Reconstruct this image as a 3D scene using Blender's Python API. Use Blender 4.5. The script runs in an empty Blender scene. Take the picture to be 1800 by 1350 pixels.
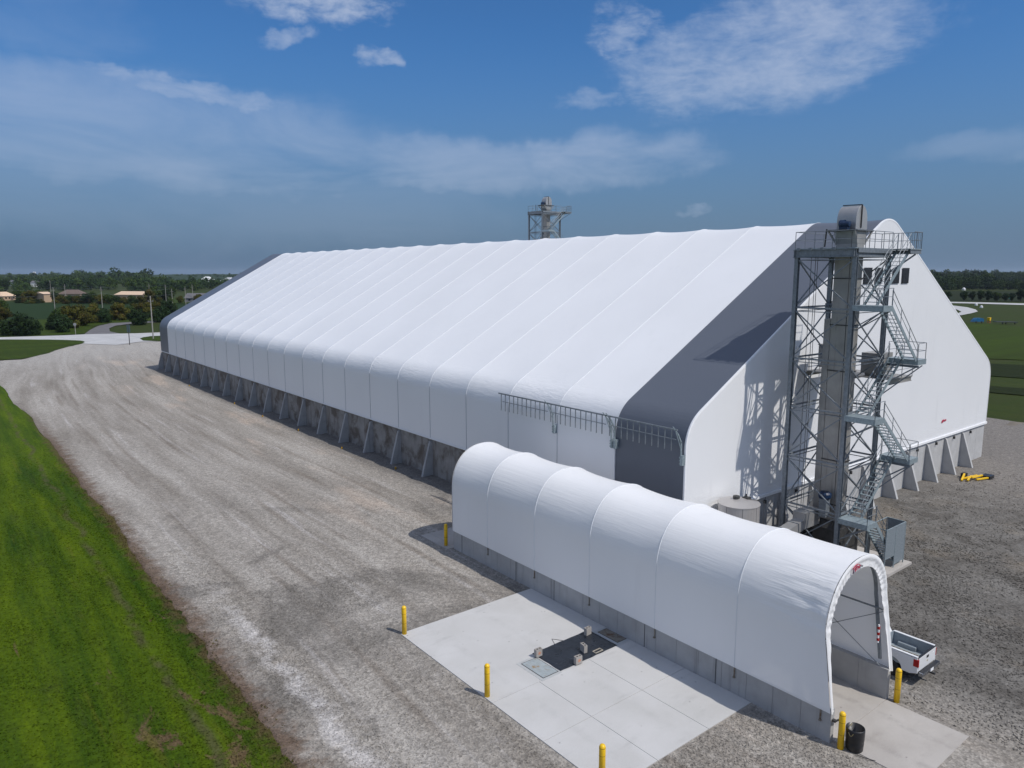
import bpy, math, random
import numpy as np
from mathutils import Vector, Matrix, noise as mn
random.seed(7); rng = np.random.default_rng(7)
R = math.radians
SC = bpy.context.scene
COL = SC.collection
# ------------------------------------------------------------------ camera
CAM = np.array([-36.969, -28.694, 19.638]); YAW, PITCH, ROLL, FPX = 0.67189, 0.150224, -0.00085, 1286.03
_f = np.array([math.sin(YAW)*math.cos(PITCH), math.cos(YAW)*math.cos(PITCH), -math.sin(PITCH)])
_r = np.array([math.cos(YAW), -math.sin(YAW), 0.0]); _u = np.cross(_r, _f)
_r2 = _r*math.cos(ROLL)+_u*math.sin(ROLL); _u2 = -_r*math.sin(ROLL)+_u*math.cos(ROLL)
cd = bpy.data.cameras.new('camera'); cam = bpy.data.objects.new('camera', cd); COL.objects.link(cam)
cd.sensor_width = 36; cd.lens = 36*FPX/1800; cd.clip_start = .5; cd.clip_end = 20000
cam.matrix_world = Matrix(((_r2[0], _u2[0], -_f[0], CAM[0]), (_r2[1], _u2[1], -_f[1], CAM[1]), (_r2[2], _u2[2], -_f[2], CAM[2]), (0, 0, 0, 1)))
SC.camera = cam
def G(px, py, z=0.0):                                   # survey point on the ground seen at a place in the photograph
    d = _f+_r2*(px-900)/FPX-_u2*(py-675)/FPX
    t = (z-CAM[2])/d[2]; q = CAM+d*t
    return (float(q[0]), float(q[1]))
# ------------------------------------------------------------------ node helpers
class NT:
    def __init__(s, tree): s.t = tree; s.n = tree.nodes; s.l = tree.links
    def new(s, typ, **k):
        x = s.n.new(typ)
        for a, b in k.items(): setattr(x, a, b)
        return x
    def put(s, sock, v):
        if isinstance(v, bpy.types.NodeSocket): s.l.new(v, sock)
        elif v is not None:
            if isinstance(v, (tuple, list)) and len(v) == 3 and sock.type == 'RGBA': v = (*v, 1)
            sock.default_value = v
    def m(s, op, a, b=None, c=None, clamp=False):
        x = s.new('ShaderNodeMath', operation=op, use_clamp=clamp)
        for i, v in enumerate((a, b, c)):
            if v is not None: s.put(x.inputs[i], v)
        return x.outputs[0]
    def mix(s, fac, a, b, mode='MIX'):
        x = s.new('ShaderNodeMix', data_type='RGBA', blend_type=mode)
        s.put(x.inputs['Factor'], fac); s.put(x.inputs['A'], a) if False else s.put(x.inputs[6], a); s.put(x.inputs[7], b)
        return x.outputs[2]
    def ss(s, v, lo, hi, a=0.0, b=1.0):
        x = s.new('ShaderNodeMapRange', interpolation_type='SMOOTHSTEP')
        for i, q in enumerate((v, lo, hi, a, b)): s.put(x.inputs[i], q)
        return x.outputs[0]
    def lin(s, v, lo, hi, a=0.0, b=1.0):
        x = s.new('ShaderNodeMapRange')
        for i, q in enumerate((v, lo, hi, a, b)): s.put(x.inputs[i], q)
        return x.outputs[0]
    def noise(s, vec, scale, detail=4, rough=.55, dist=0.0):
        x = s.new('ShaderNodeTexNoise'); s.put(x.inputs['Vector'], vec)
        x.inputs['Scale'].default_value = scale; x.inputs['Detail'].default_value = detail
        x.inputs['Roughness'].default_value = rough; x.inputs['Distortion'].default_value = dist
        return x.outputs[0]
    def vor(s, vec, scale, feature='F1', out=0):
        x = s.new('ShaderNodeTexVoronoi', feature=feature); s.put(x.inputs['Vector'], vec); x.inputs['Scale'].default_value = scale
        return x.outputs[out]
    def map(s, vec, scale=(1, 1, 1), rot=(0, 0, 0), loc=(0, 0, 0)):
        x = s.new('ShaderNodeMapping'); s.put(x.inputs['Vector'], vec)
        x.inputs['Scale'].default_value = scale; x.inputs['Rotation'].default_value = rot; x.inputs['Location'].default_value = loc
        return x.outputs[0]
    def xyz(s, vec):
        x = s.new('ShaderNodeSeparateXYZ'); s.put(x.inputs[0], vec); return x.outputs
    def comb(s, a, b, c):
        x = s.new('ShaderNodeCombineXYZ'); s.put(x.inputs[0], a); s.put(x.inputs[1], b); s.put(x.inputs[2], c); return x.outputs[0]
    def obj(s): return s.new('ShaderNodeTexCoord').outputs['Object']
    def pos(s): return s.new('ShaderNodeNewGeometry').outputs['Position']
# ------------------------------------------------------------------ world
SUN = Vector((.235, -.715, 1.0)).normalized()
W = bpy.data.worlds.new("World"); SC.world = W; W.use_nodes = True
w = NT(W.node_tree); w.n.clear()
sky = w.new('ShaderNodeTexSky'); sky.sky_type = 'NISHITA'; sky.sun_disc = False
sky.sun_elevation = math.asin(SUN.z); sky.sun_rotation = math.atan2(SUN.x, SUN.y)
sky.air_density = 1.0; sky.dust_density = .6; sky.ozone_density = 3.0
d = w.new('ShaderNodeTexCoord').outputs['Generated']
dx, dy, dz = w.xyz(d)
az = w.m('MULTIPLY', w.m('ARCTAN2', dx, dy), 57.2958); el = w.m('MULTIPLY', w.m('ARCSINE', dz), 57.2958)
ae = w.comb(az, el, 0.0)
wsp = w.noise(w.map(ae, (.16, .42, 1)), 1.0, 9, .66, .4)
pf = w.noise(w.map(ae, (.55, 1.15, 1), loc=(3, 7, 0)), 1.0, 7, .6, .25)
soft = w.noise(w.map(ae, (.07, .26, 1), loc=(9, 2, 0)), 1.0, 6, .6, .5)
wx = w.m('MULTIPLY', w.m('SUBTRACT', w.noise(w.map(ae, (.3, .3, 1)), 1, 4), .5), 5.0)
wy = w.m('MULTIPLY', w.m('SUBTRACT', w.noise(w.map(ae, (.3, .3, 1), loc=(5, 5, 0)), 1, 4), .5), 2.6)
AZ = w.m('ADD', az, wx); EL = w.m('ADD', el, wy)
def blob(a0, e0, rot, ra, re, strength, tex, lo, hi):
    c, s_ = math.cos(R(rot)), math.sin(R(rot))
    da = w.m('SUBTRACT', AZ, a0); de = w.m('SUBTRACT', EL, e0)
    u = w.m('DIVIDE', w.m('ADD', w.m('MULTIPLY', da, c), w.m('MULTIPLY', de, s_)), ra)
    v = w.m('DIVIDE', w.m('SUBTRACT', w.m('MULTIPLY', de, c), w.m('MULTIPLY', da, s_)), re)
    r2 = w.m('ADD', w.m('MULTIPLY', u, u), w.m('MULTIPLY', v, v))
    msk = w.ss(r2, 1.7, .0)
    t = w.m('ADD', tex, w.m('MULTIPLY', w.m('SUBTRACT', msk, .5), .40))
    return w.m('MULTIPLY', w.m('MULTIPLY', w.ss(t, lo-.08, hi+.18), w.ss(msk, 0, .55)), strength)
blobs = [blob(57.0, 15.0, 7, 11.5, 3.9, .70, w.m('ADD', w.m('MULTIPLY', pf, .38), w.m('MULTIPLY', wsp, .62)), .44, .72),
         blob(47.0, 16.9, -5, 3.0, 2.0, .55, pf, .48, .8), blob(15.4, 12.4, -6, 7.5, .75, .55, wsp, .42, .75),
         blob(24.8, 18.6, 0, 6.0, 1.5, .75, pf, .44, .78), blob(28.6, 15.2, -15, 1.7, .8, .55, pf, .44, .76),
         blob(22.2, 16.2, 10, 1.9, .8, .5, pf, .42, .75), blob(44.2, 12.6, 0, 3.0, .8, .34, pf, .47, .82),
         blob(13.5, 9.3, -3, 19, 3.9, .40, soft, .34, .76), blob(16.0, 5.5, -2, 22, 4.0, .14, soft, .2, .7), blob(33.0, 8.0, -4, 9, 2.2, .42, soft, .38, .75),
         blob(45.8, 8.4, 2, 8, 2.2, .5, soft, .36, .72), blob(70.5, 8.0, 0, 5, 1.2, .3, soft, .4, .8),
         blob(51.8, 4.5, 0, 1.3, .5, .25, pf, .4, .7), blob(9, 16, 0, 5, 3, .16, soft, .4, .8)]
cl = blobs[0]
for b in blobs[1:]: cl = w.m('MAXIMUM', cl, b)
far_side = w.m('MAXIMUM', w.ss(w.m('ABSOLUTE', w.m('SUBTRACT', az, 38.0)), 42, 60), w.ss(el, 23.0, 32.0))            # mask for clouds added outside this view as fill light
clf = w.m('MULTIPLY', w.m('MULTIPLY', w.ss(wsp, .40, .62), .85), far_side)
skyc = w.mix(1.0, sky.outputs[0], (.37, .70, 1.02), 'MULTIPLY')
veil = w.m('MULTIPLY', w.m('POWER', w.ss(el, 18.0, -1.0), 1.0), .97)
veil = w.m('MULTIPLY', veil, w.lin(soft, .2, .8, .965, 1.0))
vcol = w.mix(w.ss(az, 4.0, 50.0), (1.02, 1.64, 2.74), (1.32, 1.96, 3.02))
skyc = w.mix(veil, skyc, vcol)
skyc = w.mix(cl, skyc, (4.7, 5.45, 7.0))
skyc = w.mix(clf, skyc, (7.0, 7.3, 8.2))                                   # added unseen cloud behind and above the camera, whitened for neutral fill
bg = w.new('ShaderNodeBackground'); w.put(bg.inputs[0], skyc); bg.inputs[1].default_value = .10
wo = w.new('ShaderNodeOutputWorld'); w.l.new(bg.outputs[0], wo.inputs[0])
sl = bpy.data.lights.new('sun', 'SUN'); sl.energy = 3.4; sl.angle = R(.53); sl.color = (1, .95, .88)
so = bpy.data.objects.new('sun', sl); COL.objects.link(so); so.rotation_euler = SUN.to_track_quat('Z', 'Y').to_euler()
so.location = (0, 0, 60)
SC.view_settings.view_transform = 'Standard'; SC.view_settings.look = 'None'; SC.view_settings.exposure = 0.0; SC.view_settings.gamma = 1
# ------------------------------------------------------------------ mesh helpers
class MB:
    def __init__(s): s.v = []; s.f = []
    def add(s, vs, fs):
        o = len(s.v); s.v += [tuple(map(float, p)) for p in vs]; s.f += [tuple(i+o for i in f) for f in fs]; return s
    def box(s, x0, y0, z0, x1, y1, z1):
        return s.add([(x0, y0, z0), (x1, y0, z0), (x1, y1, z0), (x0, y1, z0), (x0, y0, z1), (x1, y0, z1), (x1, y1, z1), (x0, y1, z1)],
                     [(0, 3, 2, 1), (4, 5, 6, 7), (0, 1, 5, 4), (1, 2, 6, 5), (2, 3, 7, 6), (3, 0, 4, 7)])
    def bar(s, a, b, w_, h_=None, up=(0, 0, 1)):
        h_ = w_ if h_ is None else h_
        a = Vector(a); b = Vector(b); t = (b-a).normalized(); up = Vector(up)
        if abs(t.dot(up)) > .98: up = Vector((1, 0, 0))
        x = t.cross(up).normalized(); y = x.cross(t)
        P = [q+x*(i*w_/2)+y*(j*h_/2) for q in (a, b) for i, j in ((-1, -1), (1, -1), (1, 1), (-1, 1))]
        return s.add(P, [(0, 1, 2, 3), (7, 6, 5, 4), (0, 4, 5, 1), (1, 5, 6, 2), (2, 6, 7, 3), (3, 7, 4, 0)])
    def hbeam(s, a, b, w_, h_, t=.03):
        a = Vector(a); b = Vector(b); d_ = (b-a).normalized(); up = Vector((0, 0, 1))
        if abs(d_.dot(up)) > .98: up = Vector((1, 0, 0))
        x = d_.cross(up).normalized(); y = x.cross(d_)
        s.bar(a+y*(h_/2-t/2), b+y*(h_/2-t/2), w_, t, up); s.bar(a-y*(h_/2-t/2), b-y*(h_/2-t/2), w_, t, up)
        s.bar(a, b, t, h_-2*t-.002, up); return s
    def tube(s, a, b, r, n=8, r2=None, caps=True):
        a = Vector(a); b = Vector(b); t = (b-a).normalized(); r2 = r if r2 is None else r2
        x = t.orthogonal().normalized(); y = t.cross(x)
        P = [q+(x*math.cos(k*2*math.pi/n)+y*math.sin(k*2*math.pi/n))*rr for q, rr in ((a, r), (b, r2)) for k in range(n)]
        F = [(k, (k+1) % n, n+(k+1) % n, n+k) for k in range(n)]
        if caps: F += [tuple(range(n-1, -1, -1)), tuple(range(n, 2*n))]
        return s.add(P, F)
    def path(s, pts, r, n=6):
        for a, b in zip(pts[:-1], pts[1:]): s.tube(a, b, r, n)
        return s
    def lathe(s, prof, c=(0, 0, 0), n=24, axis='z'):
        P = []; F = []
        for (r, z) in prof:
            for k in range(n):
                q = 2*math.pi*k/n; a, b = r*math.cos(q), r*math.sin(q)
                p = (a, b, z) if axis == 'z' else ((z, a, b) if axis == 'x' else (a, z, b))
                P.append((p[0]+c[0], p[1]+c[1], p[2]+c[2]))
        m_ = len(prof)
        for j in range(m_-1):
            for k in range(n): F.append((j*n+k, j*n+(k+1) % n, (j+1)*n+(k+1) % n, (j+1)*n+k))
        F.append(tuple(range(n-1, -1, -1))); F.append(tuple((m_-1)*n+k for k in range(n)))
        return s.add(P, F)
    def prism(s, poly, a, b, plane='yz'):                 # polygon extruded between a and b on the third axis
        n = len(poly)
        def p(q, t): return (t, q[0], q[1]) if plane == 'yz' else ((q[0], t, q[1]) if plane == 'xz' else (q[0], q[1], t))
        P = [p(q, a) for q in poly]+[p(q, b) for q in poly]
        return s.add(P, [tuple(range(n-1, -1, -1)), tuple(range(n, 2*n))]+[(k, (k+1) % n, n+(k+1) % n, n+k) for k in range(n)])
    def grid(s, rows, flip=False):
        n = len(rows[0]); P = [p for r_ in rows for p in r_]; F = []
        for j in range(len(rows)-1):
            for k in range(n-1):
                q = (j*n+k, j*n+k+1, (j+1)*n+k+1, (j+1)*n+k); F.append(q[::-1] if flip else q)
        return s.add(P, F)
def mesh_obj(name, v, f, mat, smooth=False, fix=True):
    me = bpy.data.meshes.new(name); me.from_pydata(v, [], f); me.validate()
    if fix:
        import bmesh
        bm = bmesh.new(); bm.from_mesh(me); bmesh.ops.recalc_face_normals(bm, faces=bm.faces); bm.to_mesh(me); bm.free()
    if smooth: me.shade_smooth()
    me.materials.append(mat); o = bpy.data.objects.new(name, me); COL.objects.link(o); return o
def npmesh(name, V, F, mat):                             # V (n,3), F (m,k)
    me = bpy.data.meshes.new(name); me.vertices.add(len(V)); me.vertices.foreach_set('co', np.asarray(V, np.float32).ravel())
    k = F.shape[1]; me.loops.add(F.size); me.loops.foreach_set('vertex_index', F.astype(np.int32).ravel())
    me.polygons.add(len(F)); me.polygons.foreach_set('loop_start', np.arange(0, F.size, k, dtype=np.int32))
    me.update(); me.validate(); me.materials.append(mat); return me
def tag(o, label=None, cat=None, group=None, kind=None):
    for k, v in (('label', label), ('category', cat), ('group', group), ('kind', kind)):
        if v: o[k] = v
    return o
class Thing:
    def __init__(s, name, loc, label, cat, group=None):
        s.o = bpy.data.objects.new(name, None); COL.objects.link(s.o); s.o.location = loc; s.loc = loc
        s.o.empty_display_size = .3; tag(s.o, label, cat, group)
    def part(s, name, mb, mat, parent=None, smooth=False, fix=True, bevel=0, label=None):
        v = [(p[0]-s.loc[0], p[1]-s.loc[1], p[2]-s.loc[2]) for p in mb.v]
        o = mesh_obj(name, v, mb.f, mat, smooth, fix); o.parent = parent if parent else s.o
        if bevel:
            b = o.modifiers.new('bevel', 'BEVEL'); b.width = bevel; b.segments = 2; b.limit_method = 'ANGLE'
        if label: o['label'] = label
        return o
def single(name, mb, mat, label, cat, group=None, smooth=False, loc=(0, 0, 0), bevel=0):
    o = mesh_obj(name, [(p[0]-loc[0], p[1]-loc[1], p[2]-loc[2]) for p in mb.v], mb.f, mat, smooth); o.location = loc
    if bevel:
        b = o.modifiers.new('bevel', 'BEVEL'); b.width = bevel; b.segments = 2; b.limit_method = 'ANGLE'
    return tag(o, label, cat, group)
def struct(name, mb, mat, smooth=False):
    return tag(mesh_obj(name, mb.v, mb.f, mat, smooth), kind='structure')
def copy_tree(o, parent=None):
    c = o.copy(); COL.objects.link(c)
    if parent is not None: c.parent = parent
    for ch in list(o.children): copy_tree(ch, c)
    return c
# ------------------------------------------------------------------ materials
def mat(name, col, rough=.6, metal=0.0, var=.0, vscale=2.0, spec=.5, bump=0.0, bscale=20.0, stain=None, streak=None, trans=0.0):
    M_ = bpy.data.materials.new(name); M_.use_nodes = True; t = NT(M_.node_tree); b = t.n['Principled BSDF']
    P = t.obj(); c = col
    if var or stain or streak:
        n1 = t.noise(P, vscale, 6, .6)
        f = t.lin(n1, .3, .7, 1-var, 1+var)
        c = t.mix(1.0, (*col,), t.comb(f, f, f), 'MULTIPLY')
    if stain:
        sc, scol, lo, hi = stain
        c = t.mix(t.ss(t.noise(P, sc, 6, .65, .5), lo, hi), c, scol)
    if streak:
        sc, scol, lo, hi = streak
        c = t.mix(t.ss(t.noise(t.map(P, (sc, sc, sc*.07)), 1.0, 5, .6), lo, hi), c, scol)
    t.put(b.inputs['Base Color'], c); b.inputs['Roughness'].default_value = rough; b.inputs['Metallic'].default_value = metal
    b.inputs['Specular IOR Level'].default_value = spec
    if var: t.put(b.inputs['Roughness'], t.lin(t.noise(P, vscale*2.3, 4), .3, .7, max(.05, rough-.12), min(1, rough+.12)))
    if bump:
        bp = t.new('ShaderNodeBump'); bp.inputs['Strength'].default_value = bump; bp.inputs['Distance'].default_value = .02
        t.put(bp.inputs['Height'], t.noise(P, bscale, 5, .6)); t.l.new(bp.outputs[0], b.inputs['Normal'])
    if trans:
        out = t.n['Material Output']; tr = t.new('ShaderNodeBsdfTranslucent'); t.put(tr.inputs[0], c)
        mx = t.new('ShaderNodeMixShader'); mx.inputs[0].default_value = trans
        t.l.new(b.outputs[0], mx.inputs[1]); t.l.new(tr.outputs[0], mx.inputs[2]); t.l.new(mx.outputs[0], out.inputs[0])
    return M_
def fabric(name, col, wr_lo, wr_hi, streaks=True, trans=0.0, bands=None):
    wr_k = .22 if trans else 1.0
    M_ = bpy.data.materials.new(name); M_.use_nodes = True; t = NT(M_.node_tree); b = t.n['Principled BSDF']
    P = t.obj(); x, y, z = t.xyz(P)
    n = t.noise(P, .12, 5, .55); c = t.mix(t.lin(n, .3, .7), tuple(q*.955 for q in col), col)
    c = t.mix(t.m('MULTIPLY', t.ss(t.noise(t.map(P, (1.2, 1.2, .12)), 1.0, 5, .6), .55, .8), .30 if name == 'gable_fabric' else .16), c, tuple(q*.72 for q in col))
    c = t.mix(t.m('MULTIPLY', t.ss(t.noise(P, 1.7, 6, .7, 1.0), .62, .8), .10), c, tuple(q*.7 for q in col))
    t.put(b.inputs['Base Color'], c); b.inputs['Roughness'].default_value = .42; b.inputs['Specular IOR Level'].default_value = .4
    zone = t.m('MULTIPLY', t.ss(z, wr_lo-.5, wr_lo+.3), t.ss(z, wr_hi+1.2, wr_hi-.2))
    bay = t.ss(t.noise(t.map(P, (0, .11, 0)), 1, 2, .5), .42, .62)
    st = t.noise(t.map(P, (2.2, 1.1, 5.5), rot=(R(38), 0, 0)), 1.0, 5, .55, .6)
    st2 = t.noise(t.map(P, (1, .6, 6.0)), 1.0, 4, .55, .4)
    h = t.m('MULTIPLY', t.m('ADD', t.m('MULTIPLY', st, bay), t.m('MULTIPLY', st2, .35)), zone)
    h = t.m('ADD', h, t.m('MULTIPLY', t.noise(P, .8, 4, .5), .25))
    if trans:
        mz = t.m('MULTIPLY', t.m('MULTIPLY', t.ss(y, -10.9, -13.6), t.ss(z, 4.0, 5.0)), t.ss(z, 7.1, 6.5)) if False else t.m('MULTIPLY', t.m('MULTIPLY', t.ss(y, 4.2, 1.2), t.ss(z, 4.1, 5.0)), t.ss(z, 7.2, 6.6))
        fold = t.m('POWER', t.noise(t.map(P, (3.2, .28, 3.2), rot=(R(-4), 0, 0)), 1.0, 3, .5), 3.0)
        h = t.m('ADD', h, t.m('MULTIPLY', t.m('MULTIPLY', fold, mz), 26.0))
        h = t.m('ADD', h, t.m('MULTIPLY', t.m('MULTIPLY', t.noise(t.map(P, (2.4, .22, 5.0), loc=(5, 0, 2)), 1.0, 3, .5), t.ss(z, 4.0, 5.2)), 1.6))
    bp = t.new('ShaderNodeBump'); bp.inputs['Strength'].default_value = .5*wr_k; bp.inputs['Distance'].default_value = .10
    t.put(bp.inputs['Height'], h); t.l.new(bp.outputs[0], b.inputs['Normal'])
    if trans:
        out = t.n['Material Output']; tr = t.new('ShaderNodeBsdfTranslucent'); t.put(tr.inputs[0], c)
        mx = t.new('ShaderNodeMixShader'); mx.inputs[0].default_value = trans
        t.l.new(b.outputs[0], mx.inputs[1]); t.l.new(tr.outputs[0], mx.inputs[2]); t.l.new(mx.outputs[0], out.inputs[0])
    return M_
WHITE = (.78, .79, .81)
M = dict(
    roof=fabric('white_fabric', WHITE, 8.6, 10.6), dark=fabric('charcoal_fabric', (.106, .121, .152), 8.6, 10.6),
    gable=fabric('gable_fabric', (.76, .77, .79), 3.9, 4.6), tun=fabric('tunnel_fabric', (.87, .875, .885), 4.6, 6.4, trans=.12),
    trim=mat('white_trim', (.80, .81, .83), .45, var=.05, vscale=3), seam=mat('seam_tape', (.33, .35, .39), .6, var=.1),
    wseam=mat('white_seam', (.72, .74, .77), .5, var=.05),
    sidebut=mat('shaded_side_concrete', (.32, .325, .33), .85, var=.12, vscale=1.0, bump=.3, bscale=16, streak=(2.5, (.20, .19, .18), .55, .8)),  # darker buttress copy for the long side; its shade is in the colour
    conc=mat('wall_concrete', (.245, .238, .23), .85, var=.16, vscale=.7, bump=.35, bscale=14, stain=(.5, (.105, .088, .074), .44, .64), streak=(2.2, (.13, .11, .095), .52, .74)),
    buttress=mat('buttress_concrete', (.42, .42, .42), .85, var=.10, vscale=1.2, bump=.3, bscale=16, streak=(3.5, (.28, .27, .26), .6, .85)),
    curb=mat('tunnel_concrete', (.36, .36, .36), .85, var=.12, vscale=.9, bump=.3, bscale=16, streak=(2.5, (.22, .22, .22), .55, .8)),
    gap=mat('joint_filler', (.06, .06, .06), .9, var=.1),
    steel=mat('galvanised_steel', (.20, .225, .25), .5, metal=.35, var=.22, vscale=5, spec=.4, streak=(6, (.16, .17, .18), .6, .85)),
    steel2=mat('stair_steel', (.27, .33, .36), .45, metal=.3, var=.2, vscale=6),
    casing=mat('casing_steel', (.34, .333, .32), .45, metal=.4, var=.14, vscale=.9, streak=(3, (.15, .135, .12), .54, .8)),
    silver=mat('bright_zinc', (.40, .40, .40), .4, metal=.5, var=.07, vscale=1.5, stain=(2, (.25, .25, .25), .6, .85)),
    darksteel=mat('dark_machine_steel', (.06, .06, .06), .5, metal=.3, var=.25, vscale=3),
    black=mat('black_plastic', (.012, .013, .016), .42, var=.2, vscale=5), rubber=mat('tyre_rubber', (.02, .02, .02), .8, var=.2, vscale=12),
    blue=mat('motor_blue', (.004, .022, .065), .4, var=.2, vscale=6), yellow=mat('bollard_yellow', (.80, .50, .012), .4, var=.08, vscale=4, stain=(7, (.5, .3, .02), .66, .8)),
    ring=mat('bollard_ring', (.36, .20, .01), .6, var=.1), tank=mat('tank_steel', (.50, .48, .47), .38, metal=.5, var=.03, vscale=.8),
    mesh=mat('mesh_panel', (.24, .28, .31), .5, metal=.3, var=.15, vscale=9), paint=mat('truck_paint', (.72, .73, .74), .18, var=.03, vscale=2, spec=.6),
    bed=mat('bed_liner', (.27, .31, .34), .5, var=.15, vscale=5), chrome=mat('bumper_steel', (.30, .31, .33), .22, metal=.8, var=.1, vscale=6),
    glass=mat('dark_glass', (.015, .018, .02), .06, spec=.8, var=.1), red=mat('lamp_red', (.35, .008, .008), .2, var=.15, vscale=9),
    logo=mat('logo_red', (.42, .03, .07), .5, var=.1), logok=mat('logo_dark', (.05, .02, .06), .5, var=.1), orange=mat('orange_paint', (.62, .13, .02), .6, var=.2, vscale=8),
    palemark=mat('faded_orange', (.46, .22, .15), .8, var=.2, vscale=14),
    block=mat('cinder_block', (.33, .31, .29), .9, var=.12, vscale=8, bump=.5, bscale=60), tarp=mat('black_tarp', (.016, .02, .028), .34, var=.3, vscale=1.6, bump=.9, bscale=3.5, spec=.5),
    plate=mat('hatch_plate', (.36, .40, .41), .5, metal=.2, var=.14, vscale=5, stain=(2.6, (.30, .21, .11), .54, .66)), rust=mat('rusty_plate', (.20, .18, .15), .7, var=.2, vscale=4, stain=(3, (.11, .06, .03), .5, .62)),
    frame=mat('hatch_frame', (.40, .41, .41), .7, var=.1, vscale=4), wood=mat('pole_wood', (.27, .26, .24), .85, var=.2, vscale=3),
    tan=mat('tan_metal', (.42, .30, .20), .6, var=.06), tanroof=mat('tan_roof', (.62, .46, .32), .55, var=.06), brownroof=mat('brown_roof', (.13, .095, .08), .8, var=.12),
    greyroof=mat('grey_roof', (.12, .12, .13), .8, var=.12), greywall=mat('grey_wall', (.16, .17, .19), .8, var=.1), whitebld=mat('white_building', (.62, .63, .64), .6, var=.05),
    signgreen=mat('sign_back', (.05, .09, .10), .5, var=.1), bluepaint=mat('blue_paint', (.01, .12, .26), .45, var=.15), teal=mat('teal_paint', (.03, .32, .28), .5, var=.1),
    rack=mat('rack_tan', (.34, .31, .26), .7, var=.15, vscale=9), louvre=mat('vent_dark', (.012, .013, .018), .5, var=.15), brass=mat('brass_hook', (.45, .38, .2), .4, metal=.5, var=.1),
    trunk=mat('bark', (.07, .055, .04), .9, var=.25, vscale=6))
def ground_mats():
    # gravel
    M_ = bpy.data.materials.new('gravel'); M_.use_nodes = True; t = NT(M_.node_tree); b = t.n['Principled BSDF']
    P = t.pos(); x, y, z = t.xyz(P)
    wob = t.m('MULTIPLY', t.m('SUBTRACT', t.noise(t.comb(0.0, y, 0.0), .015, 2), .5), 4.0)
    bend = t.m('MULTIPLY', t.m('POWER', t.m('MAXIMUM', t.m('MULTIPLY', t.m('SUBTRACT', y, 60.0), .01), 0.0), 2.0), -6.0)
    xt = t.m('ADD', t.m('ADD', x, wob), bend)
    Ps = t.comb(xt, y, 0.0)
    st = t.noise(t.map(Ps, (.42, .035, 1)), 1.0, 5, .55)
    st2 = t.noise(t.map(Ps, (1.6, .06, 1), loc=(4, 0, 0)), 1.0, 4, .55)
    trk = None
    for c0 in (-23.0, -21.1, -19.6, -16.3, -14.4, -11.6, -9.7, -6.9):
        ln = t.m('MULTIPLY', t.ss(t.m('ABSOLUTE', t.m('SUBTRACT', xt, c0)), .42, .04), t.ss(t.noise(t.comb(c0*3.1, t.m('MULTIPLY', y, .045), 0.0), 1.0, 3, .6), .44, .62))
        trk = ln if trk is None else t.m('MAXIMUM', trk, ln)
    big = t.noise(P, .09, 6, .62, .8); mid = t.noise(P, .5, 6, .68, .5)
    lane = t.ss(x, 1.5, -4.5)                                             # the travelled lane along the building is pale limestone
    lane = t.m('MAXIMUM', lane, t.ss(y, 95.0, 120.0))
    c = t.mix(t.lin(st, .34, .66), (.212, .192, .168), (.340, .318, .290))
    c = t.mix(t.m('MULTIPLY', t.ss(st2, .54, .76), .38), c, (.165, .145, .125))
    c = t.mix(t.m('MULTIPLY', trk, .50), c, (.150, .125, .102))
    c = t.mix(t.m('MULTIPLY', t.ss(t.noise(t.map(Ps, (1.1, .05, 1), loc=(9, 3, 0)), 1, 5, .65), .55, .75), .6), c, (.45, .43, .42))
    c = t.mix(t.m('MULTIPLY', t.m('MULTIPLY', t.ss(big, .51, .64), t.ss(y, 45, 18)), .72), c, (.130, .120, .108))
    c = t.mix(t.m('MULTIPLY', t.ss(mid, .60, .78), .45), c, (.40, .38, .37))
    sandy = t.m('MULTIPLY', t.ss(t.noise(t.map(Ps, (.22, .05, 1), loc=(2, 8, 0)), 1, 4), .52, .70), t.ss(x, -16.0, -6.0))
    c = t.mix(t.m('MULTIPLY', sandy, .8), c, (.42, .345, .285))
    # pale windrow of coarse stone beside the grass
    wr = t.m('ABSOLUTE', t.m('SUBTRACT', t.m('ADD', x, t.m('MULTIPLY', t.m('SUBTRACT', t.noise(t.comb(0.0, y, 0.0), .25, 4), .5), 2.2)), -24.6))
    c = t.mix(t.m('MULTIPLY', t.m('MULTIPLY', t.ss(wr, .85, .1), t.m('MULTIPLY', t.ss(y, 22.0, 8.0), t.ss(t.noise(P, .7, 4, .7), .35, .6))), .7), c, (.50, .48, .47))
    yc = t.mix(t.lin(t.noise(P, .28, 7, .68, .6), .36, .64), (.088, .081, .073), (.165, .157, .146))
    yc = t.mix(t.m('MULTIPLY', t.ss(t.noise(P, .14, 5, .6), .52, .7), .6), yc, (.150, .122, .090))
    yc = t.mix(t.m('MULTIPLY', t.ss(t.noise(P, .22, 6, .7, 1.5), .58, .75), .45), yc, (.26, .25, .24))
    yc = t.mix(t.ss(x, 26, 46), yc, (.185, .17, .155))
    c = t.mix(lane, yc, c)
    c = t.mix(t.m('MULTIPLY', t.m('MULTIPLY', t.ss(t.m('ADD', x, t.m('MULTIPLY', t.m('SUBTRACT', mid, .5), 1.6)), -3.2, -1.9), t.m('MULTIPLY', t.ss(y, 16, 24), t.ss(y, 140, 128))), .75), c, (.155, .145, .135))   # shade at the wall foot deepened in the gravel colour
    # reddish dirt along the grass edge
    edge = t.ss(t.m('ADD', x, t.m('MULTIPLY', t.m('SUBTRACT', t.noise(P, .9, 6, .75), .5), 3.2)), -25.6, -26.9)
    c = t.mix(t.m('MULTIPLY', t.m('MULTIPLY', edge, t.ss(y, 110, 60)), .8), c, (.105, .066, .042))
    c = t.mix(t.m('MULTIPLY', t.ss(y, 120, 190), .7), c, (.36, .345, .325))
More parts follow.
